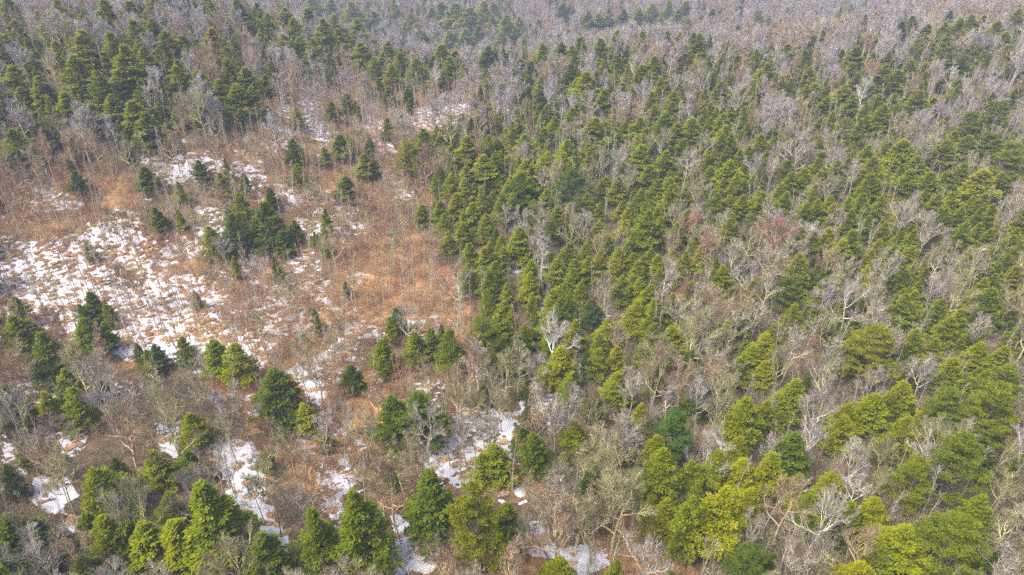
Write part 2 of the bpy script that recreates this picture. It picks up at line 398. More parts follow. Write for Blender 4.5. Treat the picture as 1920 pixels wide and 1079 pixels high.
# ---------------------------------------------------------------- where the trees of the photograph stand
# each conifer: x, y of its tip and width, height of its crown as seen, then its look:
# h hemlock, y light hemlock, d dark hemlock, b dull grey-green hemlock, p pine, P bright yellow pine, g deep green pine
NEAR = """445,363,45,55,d;432,400,52,60,d;497,380,60,65,d;477,408,40,60,h;550,412,28,45,d;525,434,32,42,d;503,350,26,40,h;388,425,42,65,h;410,448,30,42,b;332,392,18,38,h;290,388,28,45,b;437,480,20,40,h;607,392,24,55,h;612,440,24,40,b;513,480,18,35,b;25,557,38,45,d;22,592,50,70,h;52,598,40,60,h;68,625,70,50,d;168,548,42,50,d;148,570,28,44,d;193,568,20,36,h;158,596,56,56,d;192,602,26,45,h;254,643,24,36,d;272,655,28,30,h;288,645,36,30,b;338,632,40,52,d;398,636,52,64,d;436,645,60,70,h;588,578,22,25,b;513,694,86,98,d;117,690,40,60,h;653,684,40,58,d;
790,383,30,35,h;823,378,34,45,h;832,400,26,40,h;853,364,34,40,h;886,380,40,45,h;868,398,28,30,h;923,360,30,34,h;960,365,36,45,h;1000,373,26,28,P;1025,356,36,45,h;1042,388,44,62,h;1101,363,36,42,h;1125,380,26,30,h;1166,378,30,35,h;1200,358,40,50,h;1262,385,30,38,d;1216,395,52,85,h;1240,420,34,50,h;1186,435,22,32,h;1123,416,36,48,h;1142,443,26,34,d;910,402,38,52,h;868,417,30,36,h;840,435,32,38,h;930,428,26,36,d;940,440,26,34,h;972,427,46,52,h;880,457,42,35,h;1066,457,40,45,h;1048,485,42,42,h;1099,455,28,35,h;1106,480,36,48,h;1162,463,40,50,h;1188,474,32,42,h;1220,465,34,36,h;927,490,42,62,h;996,489,42,64,h;1074,504,38,60,h;1090,528,30,45,h;1045,538,38,55,y;998,550,20,30,y;950,530,24,26,y;942,564,38,55,h;1168,518,38,45,h;1202,520,34,40,h;1235,505,28,45,h;1215,538,36,30,h;1108,560,40,60,b;1192,565,52,68,h;1143,596,40,42,h;1128,628,36,38,h;1225,618,36,34,b;1262,611,52,52,h;743,578,28,45,d;730,594,24,28,h;803,617,46,38,d;778,625,44,44,d;827,608,18,24,d;843,617,52,90,h;913,600,80,72,p;938,640,48,60,h;984,607,34,50,h;1007,592,28,30,d;1033,632,34,36,d;1050,650,62,66,h;1120,653,44,62,h;1100,655,24,40,d;1160,650,38,48,h;714,638,40,52,d;1160,697,44,60,h;1070,702,30,40,h;
1345,362,40,45,h;1370,366,36,40,h;1395,365,30,40,h;1424,358,34,40,h;1310,394,26,30,h;1288,392,24,28,h;1367,395,34,42,y;1407,420,22,30,d;1413,443,30,42,y;1475,360,34,38,h;1512,380,34,38,h;1535,373,36,42,h;1557,366,34,38,h;1565,382,34,50,y;1603,393,36,45,h;1593,370,36,38,h;1620,362,34,38,h;1660,366,36,38,h;1725,366,36,40,h;1762,362,36,44,h;1790,360,34,38,h;1776,384,30,34,y;1805,388,32,36,h;1848,364,40,44,h;1826,368,32,40,h;1664,417,34,42,h;1556,427,30,38,y;1602,433,50,40,h;1585,450,44,40,h;1613,467,30,34,h;1637,467,26,32,y;1643,487,36,40,y;1680,460,42,50,h;1710,460,36,50,y;1700,507,36,46,h;1727,524,30,34,h;1740,500,26,45,d;1777,453,38,40,h;1813,417,42,50,h;1840,420,34,50,h;1860,430,32,55,h;1827,460,32,38,y;1858,462,36,40,h;1893,477,28,34,h;1877,493,26,40,h;1910,427,30,40,h;1907,500,40,55,y;1360,499,38,42,h;1498,477,52,50,h;1545,510,34,30,b;1480,522,58,66,p;1493,570,40,38,h;1703,552,54,50,h;1767,560,48,64,h;1800,580,50,60,h;1788,593,46,60,h;1860,540,58,78,h;1830,557,42,60,h;1907,550,40,60,h;1450,607,36,45,y;1437,627,50,60,h;1413,650,52,60,h;1437,677,44,55,h;1393,670,40,60,h;1655,612,92,80,P;1615,622,52,60,h;1597,645,44,50,h;1723,617,46,64,y;1760,637,34,40,h;1743,676,40,30,P;1843,643,46,55,h;1887,648,38,50,h;1790,673,52,60,h;1847,697,40,46,h;1895,690,80,60,P;1557,603,40,34,d;1607,597,40,40,d;1300,655,40,50,g;1287,470,24,30,h;
3,722,50,70,d;42,752,36,55,h;80,738,50,50,h;115,712,46,50,d;130,728,60,66,y;570,757,46,45,h;355,773,54,70,h;285,846,54,58,h;347,842,50,46,d;212,860,36,40,b;175,879,84,84,d;383,913,105,166,h;310,925,62,62,h;185,973,75,106,h;263,985,75,94,h;322,976,78,103,h;240,980,50,60,d;490,1000,78,90,d;585,952,68,120,d;60,975,70,60,b;10,968,80,110,b;8,870,36,60,b;155,965,50,60,d;150,1045,60,60,h;
732,746,68,98,d;787,738,80,110,d;987,760,34,56,d;1005,811,62,92,d;925,836,58,60,h;900,850,36,44,h;802,880,84,145,d;675,921,88,150,d;895,919,108,175,P;950,945,60,80,d;710,1048,55,60,P;1070,708,42,60,h;1158,700,50,52,h;1078,790,44,45,h;1205,758,36,48,h;1275,775,72,95,g;1235,818,44,60,y;1245,845,66,100,h;1220,925,38,110,P;1255,935,50,60,h;1118,865,40,40,d;1047,1046,56,40,h;1157,1048,30,40,h;
1403,749,72,76,h;1440,748,32,56,h;1497,715,62,80,h;1387,815,42,56,y;1347,846,50,78,h;1400,860,54,70,y;1455,852,56,92,h;1497,812,70,90,d;1590,757,50,50,h;1590,780,60,60,h;1643,740,62,72,h;1680,738,40,60,h;1700,715,50,60,h;1740,763,40,50,h;1710,783,56,80,h;1800,735,80,70,p;1872,720,100,90,P;1860,790,60,60,p;1815,822,105,150,p;1727,862,80,115,p;1567,888,56,75,y;1527,925,56,50,h;1503,888,44,50,h;1645,935,66,60,y;1355,915,95,135,y;1297,925,60,120,h;1412,915,50,60,y;1410,1028,90,60,g;1707,985,90,95,h;1812,985,125,110,P;1620,1055,70,40,y;1300,865,50,60,d;1600,940,50,60,d;1850,930,60,70,d;1660,1020,60,60,h"""
FAR = """103,0,40,50,y;82,28,38,50,y;195,0,42,44,h;153,15,16,40,h;25,38,36,40,y;3,66,50,46,y;20,124,44,60,y;38,163,34,36,h;62,92,34,40,h;100,77,34,45,y;133,104,48,48,y;150,57,46,50,y;203,62,46,50,y;250,38,44,45,h;280,36,40,50,h;233,85,52,50,h;267,88,36,40,h;260,67,34,38,h;308,58,40,40,h;340,66,36,34,h;392,54,38,38,h;367,78,24,22,h;440,77,20,22,y;180,133,44,50,h;143,140,34,40,y;72,143,40,40,h;207,176,32,36,h;118,173,36,36,h;243,132,26,30,h;218,132,32,30,h;170,196,38,44,h;328,124,38,30,h;370,132,40,30,h;423,110,36,50,h;408,150,36,30,h;457,127,34,45,h;440,157,40,45,h;470,163,36,44,h;495,140,28,40,h;248,190,44,38,h;268,212,46,36,h;285,203,28,34,d;330,200,24,40,h;20,245,50,40,d;70,230,30,36,d;220,225,18,22,h;467,40,30,36,h;503,25,32,40,y;443,0,40,40,h;480,5,30,36,h;533,15,34,40,h;550,33,34,40,h;573,10,36,38,h;600,22,36,38,h;625,15,34,38,h;533,65,36,36,h;560,70,36,38,h;585,72,32,34,h;580,88,34,30,h;632,55,30,34,h;617,92,18,20,h;620,0,30,30,h;485,62,34,34,y;285,-5,36,36,h;240,3,36,34,y;385,-5,30,34,h;345,-8,30,30,h;585,-5,34,30,h;10,-5,36,30,h;553,202,24,30,h;447,205,18,28,h;620,190,24,36,h;547,260,30,36,b;636,252,30,40,d;607,275,20,28,h;555,306,26,38,h;410,323,24,40,h;332,340,22,30,h;420,296,12,16,h;268,312,30,44,b;503,347,22,30,h;620,130,20,24,h;370,300,26,36,b;138,320,30,34,b;
660,5,44,50,h;668,38,44,36,y;700,22,24,28,h;738,0,22,44,h;675,80,34,36,h;685,88,28,30,h;727,78,36,40,h;700,108,28,30,h;750,100,34,36,h;780,110,40,34,h;733,122,30,28,h;710,148,26,30,d;728,163,22,28,d;763,166,20,22,d;768,183,14,22,d;795,62,24,24,b;808,15,22,26,h;827,4,30,26,h;853,8,40,30,h;880,16,40,30,h;907,4,34,24,h;925,5,24,24,h;768,25,22,30,h;780,45,22,26,h;760,42,18,22,h;835,45,14,16,h;923,30,26,26,h;950,30,34,30,h;973,33,26,26,h;880,48,26,26,b;897,50,28,26,b;873,64,36,34,h;840,66,34,40,h;827,84,36,36,h;853,95,24,30,h;842,108,38,32,h;812,105,26,30,b;915,88,40,32,b;940,66,26,34,h;963,56,16,30,h;994,45,14,38,b;965,90,10,14,d;985,88,10,12,d;832,135,22,34,d;752,82,10,16,d;900,160,14,16,d;1017,82,28,32,h;1047,64,14,18,d;1053,80,26,30,d;1073,85,26,34,h;1090,68,24,28,b;1067,56,12,12,b;1107,45,28,26,b;1122,36,34,30,h;1140,36,30,30,h;1160,45,30,28,h;1128,72,36,30,h;1103,22,22,22,b;1142,18,18,20,b;1170,22,30,20,b;1197,18,32,26,h;1223,12,34,22,h;1255,3,26,42,h;1272,18,24,26,h;1253,48,26,26,h;1205,55,26,18,y;1275,58,22,22,y;1055,8,20,20,b;1068,12,16,18,b;1036,38,6,12,d;1062,32,8,10,d;1010,36,10,12,b;948,12,10,14,y;975,112,24,24,b;996,115,24,30,b;1133,112,20,24,h;1157,103,24,18,h;1173,108,18,26,h;1227,106,36,34,h;1203,122,26,28,h;1153,132,18,22,y;1100,135,40,36,h;1073,122,30,30,b;1083,145,26,28,h;1122,145,22,26,b;1047,150,22,22,h;1053,160,16,14,P;990,160,18,28,b;1013,168,24,20,b;1193,143,14,24,b;1240,145,18,20,y;1257,142,20,24,h;1275,140,20,24,h;1167,155,26,22,y;1187,163,18,26,h;1236,163,22,28,P;1133,168,30,38,h;1264,172,30,30,h;1227,198,30,24,h;1093,196,26,26,h;1010,196,14,24,h;1027,195,24,28,h;1043,190,16,20,h;1073,203,34,20,h;917,192,16,14,y;923,212,22,30,h;937,218,18,26,h;970,222,26,34,h;980,213,16,20,h;1040,218,26,36,h;1058,230,26,28,h;1020,240,26,22,h;1117,220,36,40,h;1173,227,26,34,h;1200,220,36,40,h;1250,212,40,40,h;1260,192,30,30,h;1213,240,36,36,h;1240,252,32,34,h;1273,232,36,40,h;648,176,24,40,d;665,188,18,26,h;750,208,14,16,b;725,221,20,40,d;867,213,20,20,b;843,228,26,34,h;793,242,34,26,d;820,242,24,24,P;853,240,20,26,h;875,256,38,24,h;932,260,28,24,h;987,253,38,36,h;1065,262,38,40,h;1103,270,30,40,h;1057,286,44,40,h;1028,284,36,36,h;650,250,26,36,d;690,250,16,40,d;683,288,30,48,h;700,298,22,30,b;766,266,46,60,P;787,262,24,34,h;905,292,44,32,y;938,284,28,30,h;927,312,30,32,h;875,312,34,36,h;815,327,16,26,h;847,326,32,36,h;870,334,32,34,h;985,300,38,40,h;975,325,50,45,h;995,333,34,40,h;955,338,34,36,h;1078,318,60,60,g;1137,330,20,30,h;1207,272,44,44,h;1250,283,40,40,h;1217,310,40,40,h;1160,333,36,38,h;1187,323,30,34,h;648,330,32,40,d;1127,337,28,30,h;1257,333,40,40,h;1017,347,26,30,h;1233,337,34,34,h;
1287,3,24,28,h;1317,6,16,18,b;1337,17,16,24,b;1353,15,14,16,b;1387,12,16,20,b;1425,22,28,36,p;1443,30,14,18,h;1480,56,18,26,p;1597,10,20,22,p;1624,27,16,36,h;1383,48,18,18,b;1403,50,20,18,b;1527,66,24,26,b;1547,52,24,16,h;1613,66,20,26,h;1648,60,16,20,h;1713,30,24,22,h;1693,40,26,24,b;1737,16,18,12,y;1787,12,20,22,b;1742,46,24,28,h;1773,42,30,30,h;1800,35,36,36,h;1823,28,34,36,y;1847,30,34,34,y;1873,40,34,34,h;1912,18,30,40,h;1890,60,34,40,y;1723,72,32,36,P;1750,82,14,30,d;1780,72,48,54,P;1833,82,36,50,P;1850,64,26,50,P;1807,108,24,26,d;1892,122,14,24,P;1777,135,14,18,y;1290,42,26,30,h;1313,64,30,34,h;1333,58,14,26,d;1303,52,24,26,b;1290,88,24,26,y;1355,82,18,26,h;1333,100,18,22,h;1380,95,30,26,h;1420,93,22,46,h;1447,83,14,18,h;1480,83,38,36,h;1440,118,34,24,h;1547,120,18,40,h;1520,97,14,20,h;1520,125,26,24,h;1580,92,18,24,h;1607,88,34,36,h;1600,118,30,28,h;1640,96,18,22,y;1657,76,10,24,h;1667,94,22,34,y;1663,120,32,40,h;1707,114,36,36,h;1737,118,26,32,y;1687,132,28,24,h;1610,136,26,20,h;1287,152,24,26,h;1303,154,26,28,h;1353,152,24,24,h;1370,143,18,24,h;1393,166,16,20,h;1415,165,14,18,h;1485,152,20,34,h;1513,160,26,24,h;1530,156,28,26,h;1553,180,22,20,y;1587,158,34,40,h;1600,178,30,30,h;1650,176,22,26,h;1680,175,24,28,h;1660,196,34,30,h;1727,170,40,42,h;1700,183,20,24,h;1753,183,22,24,h;1800,160,26,36,h;1907,165,18,26,h;1880,190,38,40,p;1333,192,24,40,h;1373,200,28,34,h;1357,213,30,34,h;1407,205,22,26,h;1300,222,40,40,h;1360,235,36,36,h;1403,230,18,24,h;1372,250,24,50,h;1427,252,34,44,h;1453,256,18,24,h;1543,218,22,22,h;1563,208,20,40,h;1587,222,30,40,P;1627,216,24,34,h;1647,210,24,26,h;1827,211,38,36,p;1793,245,28,30,h;1510,260,22,24,y;1540,254,32,36,h;1513,280,20,22,y;1630,272,30,34,h;1600,266,20,24,h;1663,268,26,28,h;1700,262,44,46,h;1780,262,36,50,h;1820,254,40,40,h;1860,250,40,30,p;1880,262,30,30,P;1905,268,60,60,p;1280,262,24,30,h;1330,283,20,26,h;1388,280,18,30,h;1543,285,34,38,h;1573,302,38,40,h;1640,295,46,40,h;1680,300,32,34,h;1723,293,36,38,h;1370,302,44,44,h;1333,312,28,40,h;1510,316,34,36,h;1487,322,30,30,h;1640,326,36,40,h;1713,320,44,40,h;1747,322,40,38,h;1780,318,24,28,h;1807,306,40,40,h;1847,318,50,44,y;1880,325,40,40,h;1893,333,36,36,h;1290,343,30,32,h;1397,335,28,36,h;1357,335,26,32,h;1467,343,30,34,h;1793,346,20,28,h"""
# prominent bare trees: x, y of the middle of the crown, width, height, bark (r reddish, t tan, l lichen green, g ash grey, w bleached, k dark), w = wide stem
BARE = """1613,545,72,80,w;1753,430,52,64,g;1413,505,52,56,g;1460,425,60,54,r;1490,435,50,56,g;1533,440,38,56,w;1530,655,62,80,r;1310,620,84,76,l;1290,540,52,64,r;1647,592,52,54,g;1813,530,64,46,l;1707,395,52,46,g;1577,660,38,62,g;1480,680,62,84,l;1527,815,62,74,w;1557,742,84,60,g;1490,965,92,150,t;1560,970,96,130,w;1620,908,46,44,w;1415,990,58,76,g;1340,832,74,66,g;1452,832,38,50,g;1617,850,64,60,g;1670,850,44,66,l;1655,900,64,66,l;1825,800,38,40,g;1750,845,56,44,g;1900,930,54,115,l;1905,1040,54,64,g;1637,1012,74,74,t;
1165,940,118,110,l;1155,870,84,96,l;1115,880,62,84,l;722,905,94,90,t;790,795,84,90,g;870,815,64,84,g;865,735,74,66,l;985,1010,44,94,g;815,1040,94,70,t;1055,880,56,66,g;1040,970,94,56,t;1010,748,46,70,g;1105,748,54,60,t;1207,800,46,56,l;1260,745,54,70,g;
25,1000,96,120,l;222,935,104,84,l;560,865,84,74,t;555,950,54,80,g;293,770,104,64,l;205,790,84,74,t;340,905,84,54,g;95,850,70,60,l;495,810,64,60,r;600,805,54,60,g;130,1020,84,64,t;440,1010,54,70,t;390,865,60,50,t;
1045,612,74,54,w;1240,675,84,66,t;895,665,54,50,w;790,700,64,64,t;1000,695,50,60,g;1018,465,54,60,w;765,590,44,44,g;1255,515,54,64,g;860,505,64,64,g;807,447,44,54,t;947,400,34,44,g;1100,415,40,50,g;1072,400,34,44,g;1240,650,60,50,l;1290,690,64,60,t;1345,700,60,60,t;
125,665,84,54,l;215,520,52,60,t;480,500,40,56,g;412,462,34,46,g;527,545,44,54,l;620,455,44,54,t;585,690,60,64,t;560,640,50,50,l;
133,240,54,76,g;360,180,74,60,l;273,165,34,40,g;225,265,44,40,l;1475,285,20,30,w;1505,250,70,34,g;1580,285,44,30,g;1385,170,40,26,g;1300,285,34,30,g;1290,300,40,40,g;1180,320,44,36,g;1110,200,36,30,g;700,740,60,70,t;640,770,54,60,g;640,600,50,54,t;1190,720,54,60,g;1230,690,50,54,l;1000,790,50,50,t;940,760,46,60,l;60,850,60,60,t;20,660,60,50,t;90,800,50,50,k;445,770,60,60,t;260,840,44,50,t;1325,455,50,46,r;1400,560,46,50,t;1340,560,56,56,t;1385,600,50,50,g;1560,600,50,50,l;1650,640,40,40,g;1560,480,44,40,t;1330,500,40,44,l;1385,470,50,50,g;1300,420,40,50,r;1310,400,36,40,g"""
SNOW = [  # outlines of the snow fields as seen, with how much of the ground they cover
 ([(-60,430),(0,440),(60,455),(140,440),(215,395),(250,400),(285,450),(300,525),(380,515),(420,560),(415,610),(470,625),(520,640),(500,690),(420,700),(330,690),(200,660),(120,645),(60,600),(-60,600)], .56),
 ([(60,480),(190,450),(215,480),(190,520),(290,525),(380,520),(400,600),(370,650),(260,630),(180,570),(80,560),(0,560),(0,500)], .70),
 ([(320,290),(400,290),(430,305),(400,325),(320,325)], .6), ([(450,300),(490,320),(500,375),(460,375)], .62),
 ([(520,180),(600,185),(600,225),(640,270),(590,270),(525,215)], .55), ([(600,260),(650,270),(640,300),(600,300)], .45),
 ([(680,220),(720,220),(750,290),(700,280)], .55), ([(770,200),(900,185),(905,215),(850,235),(780,245)], .6), ([(640,140),(690,150),(660,180),(640,175)], .4),
 ([(370,390),(420,395),(410,420),(370,415)], .55), ([(560,410),(600,420),(590,500),(545,510),(540,450)], .55),
 ([(560,520),(610,520),(610,600),(560,620)], .45), ([(470,540),(500,540),(500,590),(470,590)], .5),
 ([(535,700),(590,680),(625,640),(650,640),(640,665),(600,700),(620,760),(635,810),(600,800),(570,740)], .8),
 ([(400,830),(470,820),(490,870),(500,940),(545,1010),(545,1045),(510,1040),(470,1000),(420,950),(425,900)], .88),
 ([(60,900),(130,895),(145,925),(110,970),(85,970),(60,935)], .85), ([(265,900),(290,900),(290,930),(262,925)], .7),
 ([(615,880),(660,850),(665,880),(645,960),(620,960)], .75), ([(825,800),(860,800),(880,850),(930,870),(880,900),(820,900),(805,860)], .62),
 ([(935,790),(970,775),(980,860),(950,870),(925,850)], .85), ([(975,740),(1030,735),(1030,800),(985,790)], .6), ([(960,900),(980,900),(980,950),(960,950)], .7),
 ([(730,965),(770,970),(770,1075),(735,1075),(745,1010)], .75), ([(990,975),(1015,975),(1060,1030),(1130,1010),(1140,1050),(1090,1085),(1000,1040)], .8),
 ([(1060,1060),(1100,1060),(1100,1100),(1060,1100)], .7), ([(995,545),(1030,550),(1030,590),(1000,585)], .8), ([(1115,600),(1135,600),(1130,630),(1115,630)], .8),
 ([(800,770),(985,765),(985,870),(935,895),(965,960),(900,900),(820,925),(790,860)], .44), ([(730,1010),(790,960),(840,1000),(800,1079),(740,1079)], .5), ([(590,830),(660,800),(680,1000),(620,1000)], .35),
 ([(870,670),(900,680),(900,705),(870,700)], .8), ([(965,480),(990,485),(985,515),(960,510)], .6), ([(665,515),(700,515),(700,530),(660,530)], .8),
 ([(770,715),(840,710),(840,760),(780,770)], .3), ([(700,595),(860,595),(860,620),(700,620)], .4), ([(640,620),(660,610),(660,700),(640,700)], .4),
 ([(0,820),(40,840),(40,890),(0,880)], .6), ([(100,790),(160,790),(150,850),(90,840)], .5), ([(120,960),(160,970),(160,1010),(130,1000)], .6), ([(0,700),(120,690),(240,720),(200,770),(60,750)], .35),
 ([(300,780),(340,790),(330,860),(300,850)], .55), ([(1140,280),(1170,290),(1170,330),(1140,320)], .3), ([(1330,780),(1380,790),(1370,860),(1340,850)], .4), ([(1080,690),(1110,690),(1110,710),(1080,710)], .6)]
OPEN = [(-80,350),(40,330),(140,320),(260,285),(330,265),(430,245),(510,160),(640,125),(760,135),(900,150),(930,190),(900,215),(760,260),(740,330),(790,380),(820,480),(860,560),(890,610),(700,650),(650,760),(690,860),(640,960),(600,950),(560,860),(470,780),(380,700),(250,660),(100,610),(-80,580)]
RUST = [([(690,440),(800,430),(850,500),(900,560),(880,620),(700,620),(560,640),(560,560),(640,500)], 1.0), ([(-80,340),(260,330),(260,400),(200,430),(0,440),(-80,440)], .65),
        ([(560,120),(760,140),(790,200),(640,220),(560,200)], .55), ([(480,840),(620,800),(660,860),(640,950),(560,930),(500,900)], 1.0), ([(640,680),(760,680),(760,760),(700,850),(640,880),(640,760)], 1.0),
        ([(900,1020),(1020,1000),(1060,1080),(900,1120)], 1.0), ([(1120,960),(1300,980),(1300,1150),(1120,1150)], .8), ([(380,700),(640,640),(700,700),(560,820),(440,800)], .7),
        ([(400,280),(760,240),(800,380),(700,440),(560,420),(420,420)], .45), ([(980,850),(1060,880),(1060,960),(980,940)], .7), ([(-80,420),(500,440),(600,640),(400,720),(0,640)], .5)]

def in_poly(poly, x, y):
    inside = np.zeros(np.shape(x), bool); n = len(poly); j = n - 1
    for i in range(n):
        xi, yi = poly[i]; xj, yj = poly[j]
        if yi != yj:
            c = ((yi > y) != (yj > y)) & (x < (xj - xi) * (y - yi) / (yj - yi) + xi)
            inside ^= c
        j = i
    return inside
def cover(polys, px, py, wob=14):
    """soft lookup of outlines in the map seen from the air, edges broken by noise"""
    o = np.zeros(np.shape(px))
    for poly, v in polys: o = np.maximum(o, np.where(in_poly(poly, px, py), v, 0))
    return o
# ---------------------------------------------------------------- ground
def cat(o, label, category, group=None, kind=None):
    if label: o['label'] = label
    if category: o['category'] = category
    if group: o['group'] = group
    if kind: o['kind'] = kind
    return o
def link(name, me, mat=None, parent=None):
    if mat and not me.materials: me.materials.append(mat)
    o = bpy.data.objects.new(name, me); COL.objects.link(o)
    if parent: o.parent = parent
    return o

def lattice(a, b, c, d, s0, s1):
    """coordinates from a to d, fine (s0) between b and c, coarse (s1) outside"""
    return np.unique(np.concatenate([np.arange(a, b, s1), np.arange(b, c, s0), np.arange(c, d + s1, s1)]))
gx = lattice(-900, -160, 160, 900, 1.6, 12); gy = lattice(-160, 20, 340, 1400, 1.6, 12)
GX, GY = np.meshgrid(gx, gy)
GZ = terrain(GX, GY)
nx, ny = len(gx), len(gy)
def ground_z(x, y):
    i = np.clip(np.searchsorted(gx, x) - 1, 0, nx - 2); j = np.clip(np.searchsorted(gy, y) - 1, 0, ny - 2)
    fx = (x - gx[i]) / (gx[i + 1] - gx[i]); fy = (y - gy[j]) / (gy[j + 1] - gy[j])
    return (GZ[j, i] * (1 - fx) + GZ[j, i + 1] * fx) * (1 - fy) + (GZ[j + 1, i] * (1 - fx) + GZ[j + 1, i + 1] * fx) * fy
idx = np.arange(nx * ny).reshape(ny, nx)
Q = np.stack([idx[:-1, :-1], idx[:-1, 1:], idx[1:, 1:], idx[1:, :-1]], -1).reshape(-1, 4)
V = np.stack([GX, GY, GZ], -1).reshape(-1, 3)
me = mesh_raw('ground', V, Q, smooth=True)
px, py, dep = project(V)
wx = px + 60 * (vnoise(V[:, 0] / 9, V[:, 1] / 9, 21) - .5); wy = py + 40 * (vnoise(V[:, 0] / 9, V[:, 1] / 9, 22) - .5)
rust = cover(RUST, wx, wy) * (dep > 5) + .18 * vnoise(V[:, 0] / 25, V[:, 1] / 25, 23)
at = me.attributes.new('rust', 'FLOAT', 'POINT'); at.data.foreach_set('value', np.clip(rust, 0, 1).astype(np.float32))
ground = link('ground', me, M['ground']); ground['kind'] = 'structure'

# old snow: a thin sheet that dips under the litter wherever it has melted through
st = .27
sx = np.arange(-150, 60, st); sy = np.arange(30, 300, st)
SX, SY = np.meshgrid(sx, sy); SZ = ground_z(SX, SY)
ppx, ppy, _ = project(np.stack([SX, SY, SZ], -1))
wx = ppx + 26 * (vnoise(SX / 2.5, SY / 2.5, 31) - .5); wy = ppy + 20 * (vnoise(SX / 2.5, SY / 2.5, 32) - .5)
c = cover(SNOW, wx, wy); c = np.maximum(c, .30 * in_poly(OPEN, wx, wy) * (vnoise(SX / 11, SY / 11, 36) > .45) * ~((wx > 700) & (wy > 400) & (wy < 600)))
nz = .26 * vnoise(SX / 5, SY / 4, 33) + .32 * vnoise(SX / 1.7, SY / 1.3, 34) + .42 * vnoise(SX / .75, SY / .6, 35)
nz = .50 + (nz - .5) * 2.5
h = np.clip((c * np.where(wy > 640, 1.2, 1.0) - nz) * 1.1, -.4, 1)
h = np.where(c > 0, h, -.3)
SZ2 = SZ + .20 * h - .0
ii = np.arange(SX.size).reshape(SX.shape)
Qs = np.stack([ii[:-1, :-1], ii[:-1, 1:], ii[1:, 1:], ii[1:, :-1]], -1).reshape(-1, 4)
keep = (h.ravel()[Qs] > 0).any(1); Qs = Qs[keep]
used, inv = np.unique(Qs, return_inverse=True)
me = mesh_raw('snow', np.stack([SX.ravel()[used], SY.ravel()[used], SZ2.ravel()[used]], 1), inv.reshape(-1, 4), smooth=True)
snow = link('snow', me, M['snow']); snow['kind'] = 'stuff'; snow['label'] = 'thin patches of old white snow melting through the brown leaf litter'

# ---------------------------------------------------------------- prototypes
def proto(trunk_g, crown_g, names, mats):
    return [(n, g.mesh(n, smooth=n == 'trunk'), m) for n, g, m in zip(names, (trunk_g, crown_g), mats)]
HEM = []
for k in range(14):
    R0 = [3.3, 3.9, 2.7, 3.6, 3.3, 4.4, 3.0, 3.6, 3.3, 2.5, 4.0, 3.4, 3.1, 3.8][k]
    cr = hemlock_crown(100 + k, 18, R0, .12)
    tr, _, _ = make_trunk(17.6, .24, 100 + k, .15, 7, .4, .98)
    HEM.append(dict(meshes=[('trunk', tr.mesh('hemlock_trunk', True), M['conifer_bark']), ('crown', cr.mesh('hemlock_crown'), M['hemlock'])], H=18., R=R0))
PINE = []
for k in range(4):
    R0 = [4.4, 4.0, 4.8, 3.6][k]
    cr = pine_crown(200 + k, 20, R0, .22, 66)
    tr, _, _ = make_trunk(19.5, .30, 200 + k, .25, 8, .4, .98)
    PINE.append(dict(meshes=[('trunk', tr.mesh('pine_trunk', True), M['conifer_bark']), ('crown', cr.mesh('pine_crown'), M['pine'])], H=20., R=R0))
BT = []
for k in range(12):
    style = ['round', 'wide', 'tall', 'round', 'wide', 'round', 'tall', 'round', 'wide', 'round', 'tall', 'round'][k]
    tg, lg, wg = bare_tree(300 + k, 16, 3.6, style, 8 if style != 'tall' else 9)
    allv = np.concatenate([np.concatenate(g.V) for g in wg]); R0 = np.percentile(np.hypot(allv[:, 0], allv[:, 1]), 92); top = allv[:, 2].max()
    tm = tg.mesh('bare_trunk', True)
    BT.append(dict(style=style, trunk=tm, limbs=[(a.mesh('limb', True), b_.mesh('twigs')) for a, b_ in zip(lg, wg)] if k < 6 else None,
                   crown=join(lg + wg).mesh('bare_crown'), H=top, R=R0))
YT = []
for k in range(6):
    tg, g = young_tree(400 + k, 10)
    YT.append(dict(meshes=[('trunk', tg.mesh('young_trunk', True), M['bark']), ('twigs', g.mesh('young_twigs'), M['bark'])], whole=join([tg, g]).mesh('young_tree')))
for me in [q['trunk'] for q in BT] + [q['crown'] for q in BT] + [a for q in BT if q['limbs'] for l in q['limbs'] for a in l] + [q['whole'] for q in YT]:
    if not me.materials: me.materials.append(M['bark'])
for P_ in HEM + PINE + YT:
    for _, me, mt in P_['meshes']:
        if not me.materials: me.materials.append(mt)

TREES = []        # every individual tree: dict(kind, loc, root ...)
rnd = random.Random(7)
nrg = np.random.default_rng(7)
def empty(name, loc, rz, sc_):
    o = bpy.data.objects.new(name, None); o.empty_display_size = .5; COL.objects.link(o)
    o.location = loc; o.rotation_euler = (0, 0, rz); o.scale = sc_
    return o

